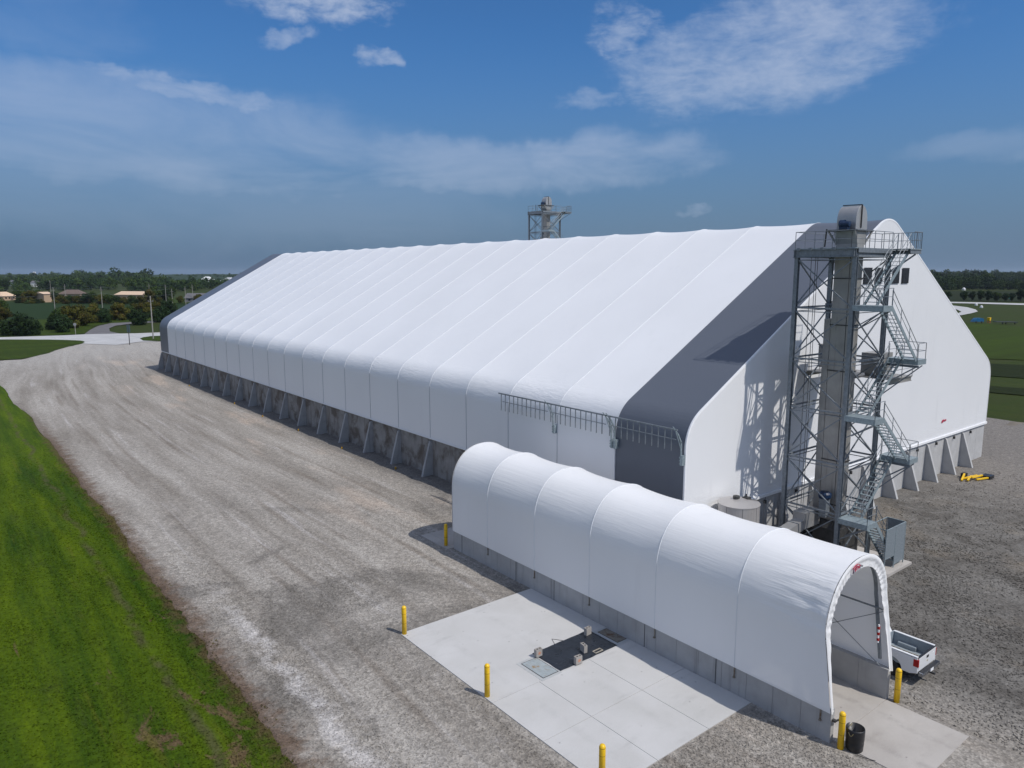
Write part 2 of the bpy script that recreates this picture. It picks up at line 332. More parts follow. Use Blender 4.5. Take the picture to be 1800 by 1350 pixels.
    v1 = t.vor(P, 7.5, out=1); sp = t.lin(t.xyz(v1)[0], 0, 1, .80, 1.20)
    v2 = t.vor(P, 17.0, out=1); sp2 = t.lin(t.xyz(v2)[1], 0, 1, .78, 1.22)
    sp = t.m('MULTIPLY', sp, sp2); sp = t.m('MULTIPLY', sp, t.lin(t.noise(P, 2.2, 5, .7), .3, .7, .82, 1.18))
    c = t.mix(1.0, c, t.comb(sp, sp, sp), 'MULTIPLY')
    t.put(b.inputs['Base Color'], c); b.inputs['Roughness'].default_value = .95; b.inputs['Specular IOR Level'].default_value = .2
    bp = t.new('ShaderNodeBump'); bp.inputs['Strength'].default_value = .8; bp.inputs['Distance'].default_value = .035
    t.put(bp.inputs['Height'], t.m('ADD', t.vor(P, 7.5, out=0), t.m('MULTIPLY', t.noise(P, 1.6, 6, .7), 2.5))); t.l.new(bp.outputs[0], b.inputs['Normal'])
    M['gravel'] = M_
    # near and far grass
    def grass(nm, ca, cb, cc, rows=False, dirt=False):
        g = bpy.data.materials.new(nm); g.use_nodes = True; t = NT(g.node_tree); b = t.n['Principled BSDF']
        P = t.pos(); x, y, z = t.xyz(P)
        n = t.noise(t.map(P, (.7, .05, 1)), 1.0, 7, .66); n2 = t.noise(t.map(P, (.9, .16, 1), loc=(3, 3, 0)), 1.0, 7, .7, .4); n3 = t.noise(P, 4.0, 6, .75)
        c = t.mix(t.lin(n, .35, .65), ca, cb)
        c = t.mix(t.m('MULTIPLY', t.ss(n2, .52, .72), .7), c, cc)
        if dirt:
            dn = t.noise(t.map(P, (.55, .22, 1), loc=(7, 1, 0)), 1.0, 7, .7, .5)
            reg = t.m('MULTIPLY', t.m('MULTIPLY', t.ss(x, -33.5, -31.0), t.ss(x, -26.3, -28.5)), t.ss(y, 14.0, 4.0))
            c = t.mix(t.m('MULTIPLY', t.ss(t.m('ADD', dn, t.m('MULTIPLY', reg, .13)), .66, .74), .85), c, (.125, .080, .050))
            rut = t.m('ABSOLUTE', t.m('SUBTRACT', t.m('ADD', x, t.m('MULTIPLY', t.m('SUBTRACT', t.noise(t.comb(0.0, y, 0.0), .12, 3), .5), 2.5)), -29.4))
            c = t.mix(t.m('MULTIPLY', t.m('MULTIPLY', t.ss(rut, .38, .05), t.ss(t.noise(P, .5, 5, .7), .36, .6)), .6), c, (.080, .066, .040))
            ed = t.ss(t.m('ADD', x, t.m('MULTIPLY', t.m('SUBTRACT', t.noise(P, .8, 6, .75), .5), 3.0)), -27.9, -27.0)
            c = t.mix(t.m('MULTIPLY', t.m('MULTIPLY', ed, t.ss(y, 130, 60)), .75), c, (.090, .058, .034))
            yl = t.noise(t.map(P, (1.2, .09, 1), loc=(1, 6, 0)), 1.0, 6, .7)
            c = t.mix(t.m('MULTIPLY', t.ss(yl, .56, .72), .5), c, (.105, .115, .012))
        if rows:
            rw = t.noise(t.map(P, (.01, .16, 1), rot=(0, 0, R(-18))), 1.0, 5, .6)
            c = t.mix(t.m('MULTIPLY', t.lin(rw, .35, .65), .6), c, cc)
        f = t.lin(n3, .3, .7, .62, 1.38); c = t.mix(1.0, c, t.comb(f, f, f), 'MULTIPLY')
        t.put(b.inputs['Base Color'], c); b.inputs['Roughness'].default_value = .95; b.inputs['Specular IOR Level'].default_value = .12
        bp = t.new('ShaderNodeBump'); bp.inputs['Strength'].default_value = .8; bp.inputs['Distance'].default_value = .08
        t.put(bp.inputs['Height'], t.noise(P, 5.0, 6, .75)); t.l.new(bp.outputs[0], b.inputs['Normal'])
        M[nm] = g
    grass('grass_near', (.024, .056, .003), (.076, .118, .003), (.034, .050, .010), dirt=True)
    grass('grass_far', (.026, .042, .008), (.034, .052, .008), (.040, .044, .014), rows=True)
    grass('grass_island', (.030, .055, .004), (.042, .066, .004), (.022, .032, .005), rows=True)
    grass('crop_field', (.013, .032, .008), (.018, .040, .009), (.016, .030, .007), rows=True)
    grass('dark_field', (.012, .019, .004), (.018, .025, .004), (.014, .020, .005), rows=True)
    def conc(nm, ca, cb, scale):
        g = bpy.data.materials.new(nm); g.use_nodes = True; t = NT(g.node_tree); b = t.n['Principled BSDF']; P = t.pos()
        c = t.mix(t.lin(t.noise(P, scale, 6, .6, .3), .35, .65), ca, cb)
        c = t.mix(t.m('MULTIPLY', t.ss(t.noise(t.map(P, (.5, 1.6, 1)), 1, 5, .6), .56, .76), .32), c, tuple(q*.72 for q in ca))
        c = t.mix(t.m('MULTIPLY', t.ss(t.noise(P, 2.4, 6, .75, 1.0), .66, .74), .35), c, tuple(q*.55 for q in ca))
        x, y, z = t.xyz(P)
        for cx_, k_ in ((-7.3, .30), (-5.1, .30), (-13.2, .10), (-16.6, .10)):
            ln = t.m('MULTIPLY', t.ss(t.m('ABSOLUTE', t.m('SUBTRACT', t.m('ADD', x, t.m('MULTIPLY', t.noise(t.comb(0.0, y, 0.0), .2, 2), .5)), cx_+.25)), .34, .05), t.ss(t.noise(P, 1.3, 5, .7), .35, .65))
            c = t.mix(t.m('MULTIPLY', ln, k_), c, tuple(q*.45 for q in ca))
        c = t.mix(t.m('MULTIPLY', t.ss(t.vor(P, 1.4), .085, .03), .55), c, tuple(q*.3 for q in ca))
        f = t.lin(t.noise(P, 18, 5, .7), .3, .7, .94, 1.06); c = t.mix(1.0, c, t.comb(f, f, f), 'MULTIPLY')
        t.put(b.inputs['Base Color'], c); b.inputs['Roughness'].default_value = .8; b.inputs['Specular IOR Level'].default_value = .3
        M[nm] = g
    conc('dirt', (.13, .11, .085), (.19, .165, .13), .4)
    conc('slab_concrete', (.46, .455, .445), (.51, .505, .50), .35)
    conc('apron_concrete', (.37, .345, .32), (.44, .415, .39), .4)
    conc('road_concrete', (.40, .40, .40), (.47, .47, .47), .2)
    conc('asphalt', (.12, .115, .12), (.16, .155, .155), .3)
ground_mats()
def leafmat(nm, a, b_, c_):
    g = bpy.data.materials.new(nm); g.use_nodes = True; t = NT(g.node_tree); b = t.n['Principled BSDF']
    oi = t.new('ShaderNodeObjectInfo').outputs['Random']; P = t.pos()
    c = t.mix(t.lin(t.noise(P, .9, 4, .6), .35, .65), a, b_); c = t.mix(t.m('MULTIPLY', t.ss(t.noise(P, .28, 3), .5, .68), .8), c, c_)
    f = t.lin(oi, 0, 1, .72, 1.25); c = t.mix(1.0, c, t.comb(f, f, f), 'MULTIPLY')
    t.put(b.inputs['Base Color'], c); b.inputs['Roughness'].default_value = .85; b.inputs['Specular IOR Level'].default_value = .15
    M[nm] = g
leafmat('leaf_dark', (.010, .024, .008), (.020, .040, .010), (.014, .030, .014))
leafmat('leaf_mid', (.026, .050, .012), (.046, .076, .014), (.040, .055, .014))
leafmat('leaf_autumn', (.040, .052, .010), (.090, .080, .012), (.080, .050, .012))
leafmat('leaf_far', (.020, .042, .014), (.034, .062, .016), (.016, .034, .018))
# ------------------------------------------------------------------ ground, yard, roads
g = MB(); xs = [-9000, -2500, -900, -300, -60, 0, 60, 300, 900, 2500, 9000]
g.grid([[(x, y, -.20) for x in xs] for y in xs]); struct('ground', g, M['grass_far'])
def sm(a, b, t): t = max(0, min(1, (t-a)/(b-a))); return t*t*(3-2*t)
def n2(x, y, s): return mn.noise(Vector((x*s, y*s, 3.1)))
def yard_z(x, y):
    z = -.035
    z -= .09*sm(-18.0, -21.0, x)
    z += .24*sm(-5.0, -1.0, x)*sm(14, 24, y)*(1-sm(133, 142, y))*(1 if x < 3 else 0)*(.75+.5*n2(x*2, y, .5))
    z += .05*n2(x, y, .35)*sm(2.5, 6, min(abs(x+6.2), 30))*(1 if not (-19.2 < x < -2.6 and -19.6 < y < 18.5) else 0)
    if x > 3 and y < 1 and not (6.5 < x < 15.5 and y > -9.5): z += .05*abs(n2(x, y, .9))
    return z
def xl(y):
    return -27.1+.7*mn.noise(Vector((0, y*.07, 1)))+.30*mn.noise(Vector((0, y*.5, 5)))+.22*mn.noise(Vector((0, y*1.7, 9)))-1.0*sm(70, 125, y)-30*sm(150, 172, y)
ys = list(np.arange(-75, -18, 1.0))+list(np.arange(-18, 20, .25))+list(np.arange(20, 60, 1.0))+list(np.arange(60, 176, 2.0))+list(np.arange(176, 241, 4.0))
us = [0, .0015, .004, .008, .014]+list(np.linspace(.022, .42, 90))+list(np.linspace(.43, 1, 60))
rows = []
for y in ys:
    a = xl(y); b_ = 75+4*mn.noise(Vector((2, y*.05, 0)))
    rows.append([(a+(b_-a)*u, y, (-.28 if u == 0 else (yard_z(a+(b_-a)*u, y) if u > .002 else -.118))) for u in us])
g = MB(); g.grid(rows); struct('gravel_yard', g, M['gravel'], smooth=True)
def jitter(poly, amp, step):
    out = []
    for i, a in enumerate(poly):
        b_ = poly[(i+1) % len(poly)]; L = math.dist(a, b_); n = max(1, int(L/step))
        for k in range(n):
            t = k/n; p = (a[0]+(b_[0]-a[0])*t, a[1]+(b_[1]-a[1])*t)
            out.append((p[0]+amp*n2(p[0]+9, p[1], .7), p[1]+amp*n2(p[0], p[1]+5, .7)))
    return out
def sheet(name, poly, z, material, amp=0, step=3, thick=.0):
    if amp: poly = jitter(poly, amp, step)
    m_ = MB(); n = len(poly)
    if thick: m_.prism(poly, z-thick, z, 'xy')
    else: m_.add([(p[0], p[1], z) for p in poly], [tuple(range(n))])
    o = mesh_obj(name, m_.v, m_.f, material, fix=bool(thick)); me = o.data
    if not thick:
        if me.polygons[0].normal.z < 0: me.flip_normals()
    return tag(o, kind='structure')
# verge to the left of the yard: finely divided lawn sheet
rows = []
for y in list(np.arange(-60, 40, 1.0))+list(np.arange(40, 172, 3.0)):
    a = -150.0; b_ = xl(y)+1.2
    rows.append([(a+(b_-a)*u, y, (-.13-.02*abs(n2(a+(b_-a)*u, y, .5))) if a+(b_-a)*u < b_-1.05 else -.42) for u in [0, .3, .5, .62]+list(np.linspace(.7, .988, 34))+[.9905, .9925, .9945, 1.0]])
g = MB(); g.grid(rows); struct('lawn', g, M['grass_near'], smooth=True)
GP = lambda pts: [G(*p) for p in pts]
sheet('grass_patch', [(-110, 168)]+GP([(0, 633), (40, 631), (80, 622), (110, 612), (143, 604), (150, 601), (143, 599), (110, 597.6), (60, 597), (0, 597)])+[(-110, 268)], .06, M['grass_island'], .5, 2)
m_ = MB(); top_ = [(-420, 385)]+GP([(0, 593), (60, 591.2), (110, 589.7), (150, 587.8), (205, 586.6), (246, 586), (283, 585.4)])+[(75, 213), (160, 187)]
bot_ = [(-420, 370)]+GP([(0, 597), (60, 597), (110, 598.2), (150, 604.5), (205, 606.5), (246, 601), (300, 599.5)])+[(60, 196), (160, 172)]
m_.grid([[(p[0]+(q[0]-p[0])*t, p[1]+(q[1]-p[1])*t, .045) for p, q in zip(top_, bot_)] for t in (0, .5, 1)]); struct('road', m_, M['road_concrete'])
sheet('traffic_island', GP([(246, 595.5), (252, 599), (275, 600), (310, 600), (330, 594), (310, 590.5), (283, 590.5), (265, 591.2), (252, 593)]), .09, M['grass_island'], .2, 1.5)
sheet('branch_road', GP([(148, 587.5), (158, 580), (172, 573), (195, 568), (222, 566.6), (262, 564.6), (300, 562), (300, 564.5), (262, 567.4), (228, 569.4), (203, 572.6), (192, 577), (193, 582.5), (212, 586.6)]), .02, M['asphalt'])
sheet('verge', GP([(0, 545), (300, 545), (300, 561), (222, 566), (190, 568), (165, 574), (148, 586), (100, 589), (0, 592)]), -.05, M['grass_island'], .6, 4)
sheet('crop_field', [(-120, 520)]+GP([(0, 531), (160, 532), (300, 533), (340, 534), (340, 545), (300, 549), (180, 556), (100, 561), (0, 561)])+[(-90, 385)], -.03, M['crop_field'])
sheet('meadow', GP([(280, 525), (345, 522), (345, 533), (280, 533)]), -.02, M['grass_island'], 1, 8)
sheet('hay_field', GP([(308, 494), (342, 494), (342, 500), (310, 500)]), .02, M['grass_island'])
# fields and roads on the right
sheet('pasture', GP([(1600, 560), (1800, 574), (2400, 590), (2400, 640), (1800, 632), (1600, 625)]), -.06, M['grass_island'], .5, 5)
sheet('dark_pasture', GP([(1600, 632), (1800, 641), (2600, 660), (2600, 690), (1800, 664), (1600, 650)]), -.055, M['dark_field'], 1, 5)
sheet('wet_strip', GP([(1600, 668), (1800, 682), (2300, 712), (2300, 730), (1800, 694), (1600, 676)]), -.055, M['dark_field'], .6, 3)
sheet('brown_strip', GP([(1740, 738), (1800, 742), (2300, 772), (2300, 790), (1800, 750), (1745, 745)]), -.058, M['dirt'], .5, 2)
sheet('field_beyond_road', GP([(1600, 513), (1700, 511), (1800, 512), (2400, 515), (2400, 528), (1800, 530), (1600, 528)]), -.05, M['dark_field'])
sheet('hill_field', GP([(1740, 496.5), (1800, 496), (1800, 505.5), (1742, 505)]), .03, M['grass_island'])
sheet('county_road', GP([(1640, 530), (1720, 531.4), (1800, 533.4), (2500, 551), (2500, 556), (1800, 536.2), (1720, 533.8), (1640, 532)]), .03, M['road_concrete'])
sheet('gravel_loop', GP([(1600, 536), (1675, 537), (1700, 540), (1715, 544), (1719, 547.5), (1708, 550.5), (1690, 554), (1665, 556), (1640, 560), (1640, 556), (1684, 550.5), (1690, 548), (1682, 544), (1660, 541), (1600, 540)]), .02, M['road_concrete'])
# slabs
def slab(name, x0, y0, x1, y1, z, material, joints=()):
    m_ = MB(); xs_ = [x0]+[j for a, j in joints if a == 'x']+[x1]; ys_ = [y0]+[j for a, j in joints if a == 'y']+[y1]
    for i in range(len(xs_)-1):
        for k in range(len(ys_)-1):
            e = .012; m_.box(xs_[i]+(e if i else 0), ys_[k]+(e if k else 0), z-.22, xs_[i+1]-(e if i < len(xs_)-2 else 0), ys_[k+1]-(e if k < len(ys_)-2 else 0), z)
    m_.box(x0+.05, y0+.05, z-.20, x1-.05, y1-.05, z-.022)
    o = struct(name, m_, material); return o
slab('concrete_pad', -18.25, -3.66, -8.86, 4.75, .0, M['slab_concrete'])
slab('concrete_pad', -18.25, -11.1, -8.86, -3.68, .0, M['slab_concrete'], (('x', -15.4), ('x', -12.04), ('y', -7.28)))
slab('tunnel_floor', -8.55, -18.38, -3.75, 17.2, -.004, M['apron_concrete'], (('y', -14.9), ('y', -8.0), ('y', 0.0), ('y', 8.0), ('y', 13.4)))
slab('tower_pad', 7.0, -8.45, 14.0, -.1, .13, M['apron_concrete'], (('x', 10.5),))
m_ = MB(); m_.box(-9.3, 13.6, -.2, -8.57, 17.2, -.004); struct('pad_extension', m_, M['apron_concrete'])
# ------------------------------------------------------------------ storage building
WB, HW, BAY, NB = 50.98, 3.86, 6.1, 22
def bez(p0, p1, p2, n): return [((1-t)**2*p0[0]+2*t*(1-t)*p1[0]+t*t*p2[0], (1-t)**2*p0[1]+2*t*(1-t)*p1[1]+t*t*p2[1]) for t in [i/n for i in range(n+1)]]
S_ = .566; Z0 = 10.07; mid = WB/2; ZR = Z0+S_*mid
half = [(0, z) for z in np.linspace(HW-.03, 8.5, 8)]
half += bez((0, 8.5), (0, Z0), (1.45, Z0+S_*1.45), 14)[1:]
half += [(x, Z0+S_*x) for x in np.linspace(1.45, mid-1.7, 18)[1:]]
half += bez((mid-1.7, ZR-S_*1.7), (mid, ZR), (mid+1.7, ZR-S_*1.7), 16)[1:9]
prof = half+[(WB-x, z) for x, z in half[-2::-1]]
def nrm(i):
    a = prof[max(0, i-1)]; b_ = prof[min(len(prof)-1, i+1)]; dx_, dz_ = b_[0]-a[0], b_[1]-a[1]; L = math.hypot(dx_, dz_); return (-dz_/L, dx_/L)
def amp(i):
    x, z = prof[i]; x = min(x, WB-x)
    a = .012+.085*sm(7.2, 9.6, z)*(1 if x < 1.0 else 1-.86*sm(1.0, 5.5, x))
    return max(a, .034 if z > 9 else 0, .12*sm(mid-4.0, mid, x) if x > mid-4.0 else 0)
AM = [amp(i) for i in range(len(prof))]; NR = [nrm(i) for i in range(len(prof))]
def skin(y0, y1, steps=26):
    rows = []; n = max(2, int(round((y1-y0)/BAY*steps)))
    for k in range(n+1):
        y = y0+(y1-y0)*k/n; bay = y/BAY; f = bay-math.floor(bay+1e-9); f = max(0, min(1, f)); s_ = 1-abs(2*f-1)**2.0
        rb = random.Random(int(bay+1e-6)*7+1).uniform(.75, 1.25)
        row = []
        for i, (x, z) in enumerate(prof):
            dsp = -AM[i]*s_*rb
            if 9 < i < 24: dsp += .012*mn.noise(Vector((i*.9, y*1.6+i*.5, 0)))*s_
            nx, nz = NR[i]; row.append((x+nx*dsp, y, z+nz*dsp))
        rows.append(row)
    return rows
B = Thing('storage_building', (0, 0, 0), 'huge white fabric covered storage building with charcoal end bands on a concrete wall', 'building')
m_ = MB(); m_.grid(skin(BAY, 21*BAY), True); B.part('roof_cover', m_, M['roof'], smooth=True, fix=False)
m_ = MB(); m_.grid(skin(.0, BAY), True); B.part('roof_band', m_, M['dark'], smooth=True, fix=False, label='charcoal roof and wall band at the near gable end')
m_ = MB(); m_.grid(skin(21*BAY, NB*BAY), True); B.part('roof_band', m_, M['dark'], smooth=True, fix=False, label='charcoal roof and wall band at the far end')
def gable(y, out):
    m_ = MB(); n = len(prof); rows = []
    for k in range(13):
        t = k/12; rows.append([(mid+(x-mid)*t, y, HW-.03+(z-(HW-.03))*t) for x, z in prof])
    m_.grid(rows); return m_
gm = gable(-.02, -1); xs_ = [mid+(p[0]-mid) for p in prof]
B.part('gable_cover', gm, M['gable'])
gm = gable(NB*BAY+.02, 1); B.part('gable_cover', gm, M['dark'])
# white edge bead round the near gable
m_ = MB(); ring = []
for i, (x, z) in enumerate(prof):
    nx, nz = NR[i]; row = []
    for k in range(9):
        q = -math.pi/2+math.pi*1.25*k/8-.2
        row.append((x+nx*(.055*math.cos(q-.5)+.015), .10-.17*math.cos(q*.9)*1.0, z+nz*(.055*math.cos(q-.5)+.015)) if False else
                   (x+nx*(.012+.012*math.sin(math.pi*k/8))-nx*(.12 if k == 0 else 0), -.036+.14*k/8, z+nz*(.012+.012*math.sin(math.pi*k/8))-nz*(.12 if k == 0 else 0)))
    ring.append(row)
m_.grid(ring); B.part('gable_edge_trim', m_, M['trim'])
m_ = MB(); m_.box(.02, -.14, HW-.22, WB-.02, -.035, HW-.01); B.part('gable_hem', m_, M['trim'])
m_ = MB(); m_.box(-.06, .3, HW-.09, -.02, NB*BAY-.1, HW+.05); B.part('wall_hem', m_, M['wseam'])
# seams at each truss line
for k in range(1, NB):
    y = k*BAY; m_ = MB(); pts = [(x+NR[i][0]*.012, y, z+NR[i][1]*.012) for i, (x, z) in enumerate(prof[:10])]
    for a, b_ in zip(pts[:-1], pts[1:]): m_.bar(a, b_, .035 if k > 1 else .16, .03, (0, 1, 0))
    B.part('wall_seam', m_, M['seam'] if k > 1 else M['trim'])
    pts = [(x+NR[i][0]*.006, y, z+NR[i][1]*.006) for i, (x, z) in enumerate(prof) if i >= 9 and i <= len(prof)-10]; m_ = MB()
    for a, b_ in zip(pts[:-1], pts[1:]): m_.bar(a, b_, .035, .014, (0, 1, 0))
    B.part('roof_seam', m_, M['wseam'])
# vents
for x0, x1 in ((21.6, 22.85), (23.5, 24.7), (26.55, 27.7), (28.3, 29.5)):
    m_ = MB(); m_.box(x0, -.115, 18.82, x1, -.075, 20.0)
    v = B.part('vent', m_, M['louvre'])
    m_ = MB(); m_.box(x0-.05, -.10, 18.76, x1+.05, -.07, 18.82); m_.box(x0-.05, -.10, 20.0, x1+.05, -.07, 20.06)
    for k in range(7): m_.bar((x0+.02, -.125, 18.92+k*.15), (x1-.02, -.125, 18.92+k*.15), .012, .04)
    B.part('vent_frame', m_, M['louvre'], parent=v)
# concrete wall with panel joints
m_ = MB()
for k in range(NB):
    for a, b_ in ((0, .5), (.5, 1)): m_.box(.16, (k+a)*BAY+.01, -.5, .55, (k+b_)*BAY-.01, HW)
m_.box(.185, .3, -.5, .52, NB*BAY-.3, HW-.02)
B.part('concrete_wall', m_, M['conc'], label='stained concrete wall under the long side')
m_ = MB(); npn = 24
for k in range(npn): m_.box(.16+k*(WB-.32)/npn+.008, .06, -.5, .16+(k+1)*(WB-.32)/npn-.008, .5, HW)
m_.box(.5, .085, -.5, WB-.5, .45, HW-.02)
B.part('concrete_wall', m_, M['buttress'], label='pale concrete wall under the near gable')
m_ = MB(); m_.box(WB-.55, .52, -.5, WB-.17, NB*BAY, HW); m_.box(.6, NB*BAY-.5, -.5, WB-.6, NB*BAY-.1, HW); B.part('concrete_wall', m_, M['conc'], label='hidden walls at the back')
for k in range(0, NB+1):
    if k in (0, 1, 2): continue
    y = min(k*BAY, NB*BAY-.3); m_ = MB(); m_.prism([(.18, -.4), (-1.15, -.4), (-1.05, .15), (-.12, HW-.35), (.18, HW-.30)], y-.14, y+.14, 'xz')
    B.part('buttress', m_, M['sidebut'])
    m_ = MB(); m_.box(-.10, y+.20, HW-.62, .15, y+.34, HW-.42); m_.bar((-.03, y+.27, HW-.5), (-.03, y+.27, HW-.05), .03); B.part('anchor_bracket', m_, M['darksteel'])
for k in range(11):
    x = 44.85-4.18*k; m_ = MB(); m_.prism([(.07, -.4), (-1.35, -.4), (-1.22, .0), (-.12, HW-.45), (.07, HW-.40)], x-.15, x+.15, 'yz')
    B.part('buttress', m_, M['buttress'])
for k in range(12):
    x = 46.9-4.18*k; m_ = MB(); m_.box(x-.07, -.12, HW-.75, x+.07, .055, HW-.5); m_.bar((x, -.04, HW-.6), (x, -.04, HW-.25), .03); B.part('anchor_bracket', m_, M['darksteel'])
m_ = MB(); m_.prism([(39.2, 5.2), (39.55, 5.2), (39.75, 5.35), (39.7, 5.5), (39.35, 5.45)], -.075, -.05, 'xz'); m_.box(39.8, -.078, 5.28, 40.25, -.06, 5.45)
B.part('logo_patch', m_, M['logo'])
# snow and ice guards on the long side
def guard(i, lab):
    y0, y1 = i*BAY+.02, (i+1)*BAY-.12
    T = Thing('eave_guard_rail', (-1, y0, 9.9), lab, 'guard rail', 'comb shaped eave guard rails')
    m_ = MB(); m_.bar((-1.0, y0-.1, 9.93), (-1.0, y1+.1, 9.93), .09, .09); m_.bar((-.98, y0, 9.3), (-.98, y1-.4, 9.3), .045, .045); T.part('top_rail', m_, M['steel'])
    n = 11
    for k in range(n):
        y = y0+.35+k*(y1-y0-.6)/(n-1); m_ = MB(); m_.bar((-1.0, y, 9.885), (-1.0, y, 8.55), .05, .05); T.part('tine', m_, M['steel'])
    for y in (y0+.06,)+((y1-.1,) if i == 0 else ()):
        m_ = MB(); m_.bar((-1.1, y, 9.98), (-.72, y, 9.6), .06); m_.bar((-.74, y, 9.62), (-.38, y, 9.0), .08); m_.bar((-.38, y, 9.05), (-.34, y, 7.55), .08); m_.bar((-1.25, y, 10.15), (-.85, y, 9.75), .05)
        m_.bar((-1.0, y, 9.9), (-.4, y, 8.6), .04)
        m_.box(-.34, y-.10, 7.5, -.03, y+.10, 8.15)
        for q in range(3): m_.box(-.36, y+.10, 7.57+q*.19, -.12, y+.15, 7.67+q*.19)
        T.part('bracket', m_, M['steel2'])
guard(0, 'grey comb shaped guard rail over the dark wall band'); guard(1, 'grey comb shaped guard rail in the middle of the three at the eave'); guard(2, 'grey comb shaped guard rail farthest from the dark wall band')
# ------------------------------------------------------------------ entrance tunnel
TX0, TX1, TY0, TY1, TH = -8.84, -3.46, -14.87, 13.44, 1.46
tcx = (TX0+TX1)/2; ta = (TX1-TX0)/2+.06; tz0 = 4.35; tb = 7.42-tz0
ribs = [TY0, -10.15, -5.3, -.45, 4.4, 9.27, TY1]
tprof = [(-ta, z) for z in np.linspace(TH-.12, tz0, 7)]
for k in range(1, 40):
    q = math.pi*(1-k/40); c_, s_ = math.cos(q), math.sin(q); e = 2/2.25
    tprof.append((ta*math.copysign(abs(c_)**e, c_), tz0+tb*abs(s_)**e))
tprof += [(ta, z) for z in np.linspace(tz0, TH-.12, 7)]
def tn(i):
    a = tprof[max(0, i-1)]; b_ = tprof[min(len(tprof)-1, i+1)]; dx_, dz_ = b_[0]-a[0], b_[1]-a[1]; L = math.hypot(dx_, dz_); return (-dz_/L, dx_/L)
TN = [tn(i) for i in range(len(tprof))]
def lean(y, z): return .50*max(0, min(1, (z-1.3)/3.6))*max(0, 1-(y-TY0)/4.7)          # the mouth hoop leans back
T = Thing('entrance_tunnel', (tcx, TY0, 0), 'long white fabric drive through tunnel with arched open mouth on a low concrete wall', 'tunnel')
rows = []
for r0, r1 in zip(ribs[:-1], ribs[1:]):
    n = 34
    for k in range(n+(1 if r1 == TY1 else 0)):
        f = k/n; y = r0+(r1-r0)*f; s_ = 1-abs(2*f-1)**2.0; row = []
        for i, (x, z) in enumerate(tprof):
            am = .075*sm(4.4, 6.9, z)+.065*sm(2.2, 4.4, z)
            dsp = -am*s_*(.38 if r0 == TY0 else 1)
            if y < TY0+3.4:                                               # gathers near the mouth
                fade = (1-sm(.5, 3.4, y-TY0))*sm(0, .25, y-TY0); lo_ = sm(4.4, 5.2, z)*(1-sm(6.9, 7.4, z))*(1 if x < 0 else .5)
                dsp += fade*lo_*.06*(abs(math.sin(i*1.05+(y-TY0)*.25))**3*1.5-.45+.6*mn.noise(Vector((i*.7, y*.6, 2))))
                dsp -= .07*fade*sm(4.2, 5.0, z)*(1-sm(5.3, 6.2, z))*(1 if x < 0 else 0)*math.exp(-((y-TY0-.9)/.4)**2)
            nx, nz = TN[i]; row.append((tcx+x+nx*dsp, y+lean(y, z), z+nz*dsp))
        rows.append(row)
m_ = MB(); m_.grid(rows, True); cov = T.part('tunnel_cover', m_, M['tun'], smooth=True, fix=False)
for y in ribs[1:-1]:
    m_ = MB(); pts = [(tcx+x+TN[i][0]*.006, y, z+TN[i][1]*.006) for i, (x, z) in enumerate(tprof)]
    for a, b_ in zip(pts[:-1], pts[1:]): m_.bar(a, b_, .035, .016, (0, 1, 0))
    T.part('cover_seam', m_, M['wseam'])
# fascia round the mouth
def fascia(y, sgn, wdt, ruffle):
    rows = []; N = 260
    def at(t):
        f = t*(len(tprof)-1); i = min(int(f), len(tprof)-2); q = f-i
        a, b_ = tprof[i], tprof[i+1]; na, nb = TN[i], TN[i+1]
        return (a[0]+(b_[0]-a[0])*q, a[1]+(b_[1]-a[1])*q, na[0]+(nb[0]-na[0])*q, na[1]+(nb[1]-na[1])*q)
    for k in range(N+1):
        x, z, nx, nz = at(k/N); ww = wdt*(.42+.58*sm(2.0, 6.6, z)); row = []
        for j in range(9):
            u = j/8; ins = ww*u
            off = .02+.07*math.sin(math.pi*min(1, u*1.6+.15))
            rf = ruffle*(.25+u)*(math.sin(k*.78+1.2*math.sin(k*.13)))*sm(2.4, 4.0, z)*(1-.6*sm(6.9, 7.3, z))
            row.append((tcx+x-nx*ins*.97+nx*.02*(1-u), y+(lean(y, z) if sgn < 0 else 0)+sgn*(off+rf), z-nz*ins*.97+nz*.02*(1-u)))
        rows.append(row)
    mm = MB(); mm.grid(rows); return mm
T.part('mouth_fascia', fascia(TY0, -1, .56, .013), M['tun'], smooth=True, label='ruffled white fascia round the near mouth')
T.part('mouth_fascia', fascia(TY1, 1, .5, .012), M['tun'], smooth=True, label='white fascia round the far mouth')
m_ = MB(); m_.box(TX0-.055, TY0+.02, TH-.14, TX0-.03, TY1-.02, TH-.02); m_.box(TX1+.03, TY0+.02, TH-.14, TX1+.055, TY1-.02, TH-.02); T.part('cover_hem', m_, M['wseam'])
# frame ribs seen inside
for y in [TY0+.35]+ribs[1:-1]+[TY1-.3]:
    m_ = MB(); pts = [(tcx+x-TN[i][0]*.30, y+(lean(y, z) if y < -14 else 0), z-TN[i][1]*.30) for i, (x, z) in enumerate(tprof) if z > TH]
    pts = [(p[0], p[1], max(p[2], TH)) for p in pts]
    for a, b_ in zip(pts[:-1], pts[1:]): m_.bar(a, b_, .11, .13, (0, 1, 0))
    T.part('arch_rib', m_, M['steel'])
m_ = MB()
for x, z in ((TX0+.35, 4.3), (TX1-.35, 4.3), (tcx, 7.02)): m_.tube((x, TY0+.4, z), (x, TY1-.4, z), .045, 6)
for a, b_ in zip(ribs[:-1], ribs[1:]):
    if a == ribs[2]: continue
    for x in (TX0+.33, TX1-.33):
        m_.tube((x, a+.4, 4.2), (x, b_-.1, TH+.1), .018, 5); m_.tube((x, b_-.1, 4.2), (x, a+.4, TH+.1), .018, 5)
T.part('purlin_bracing', m_, M['steel'])
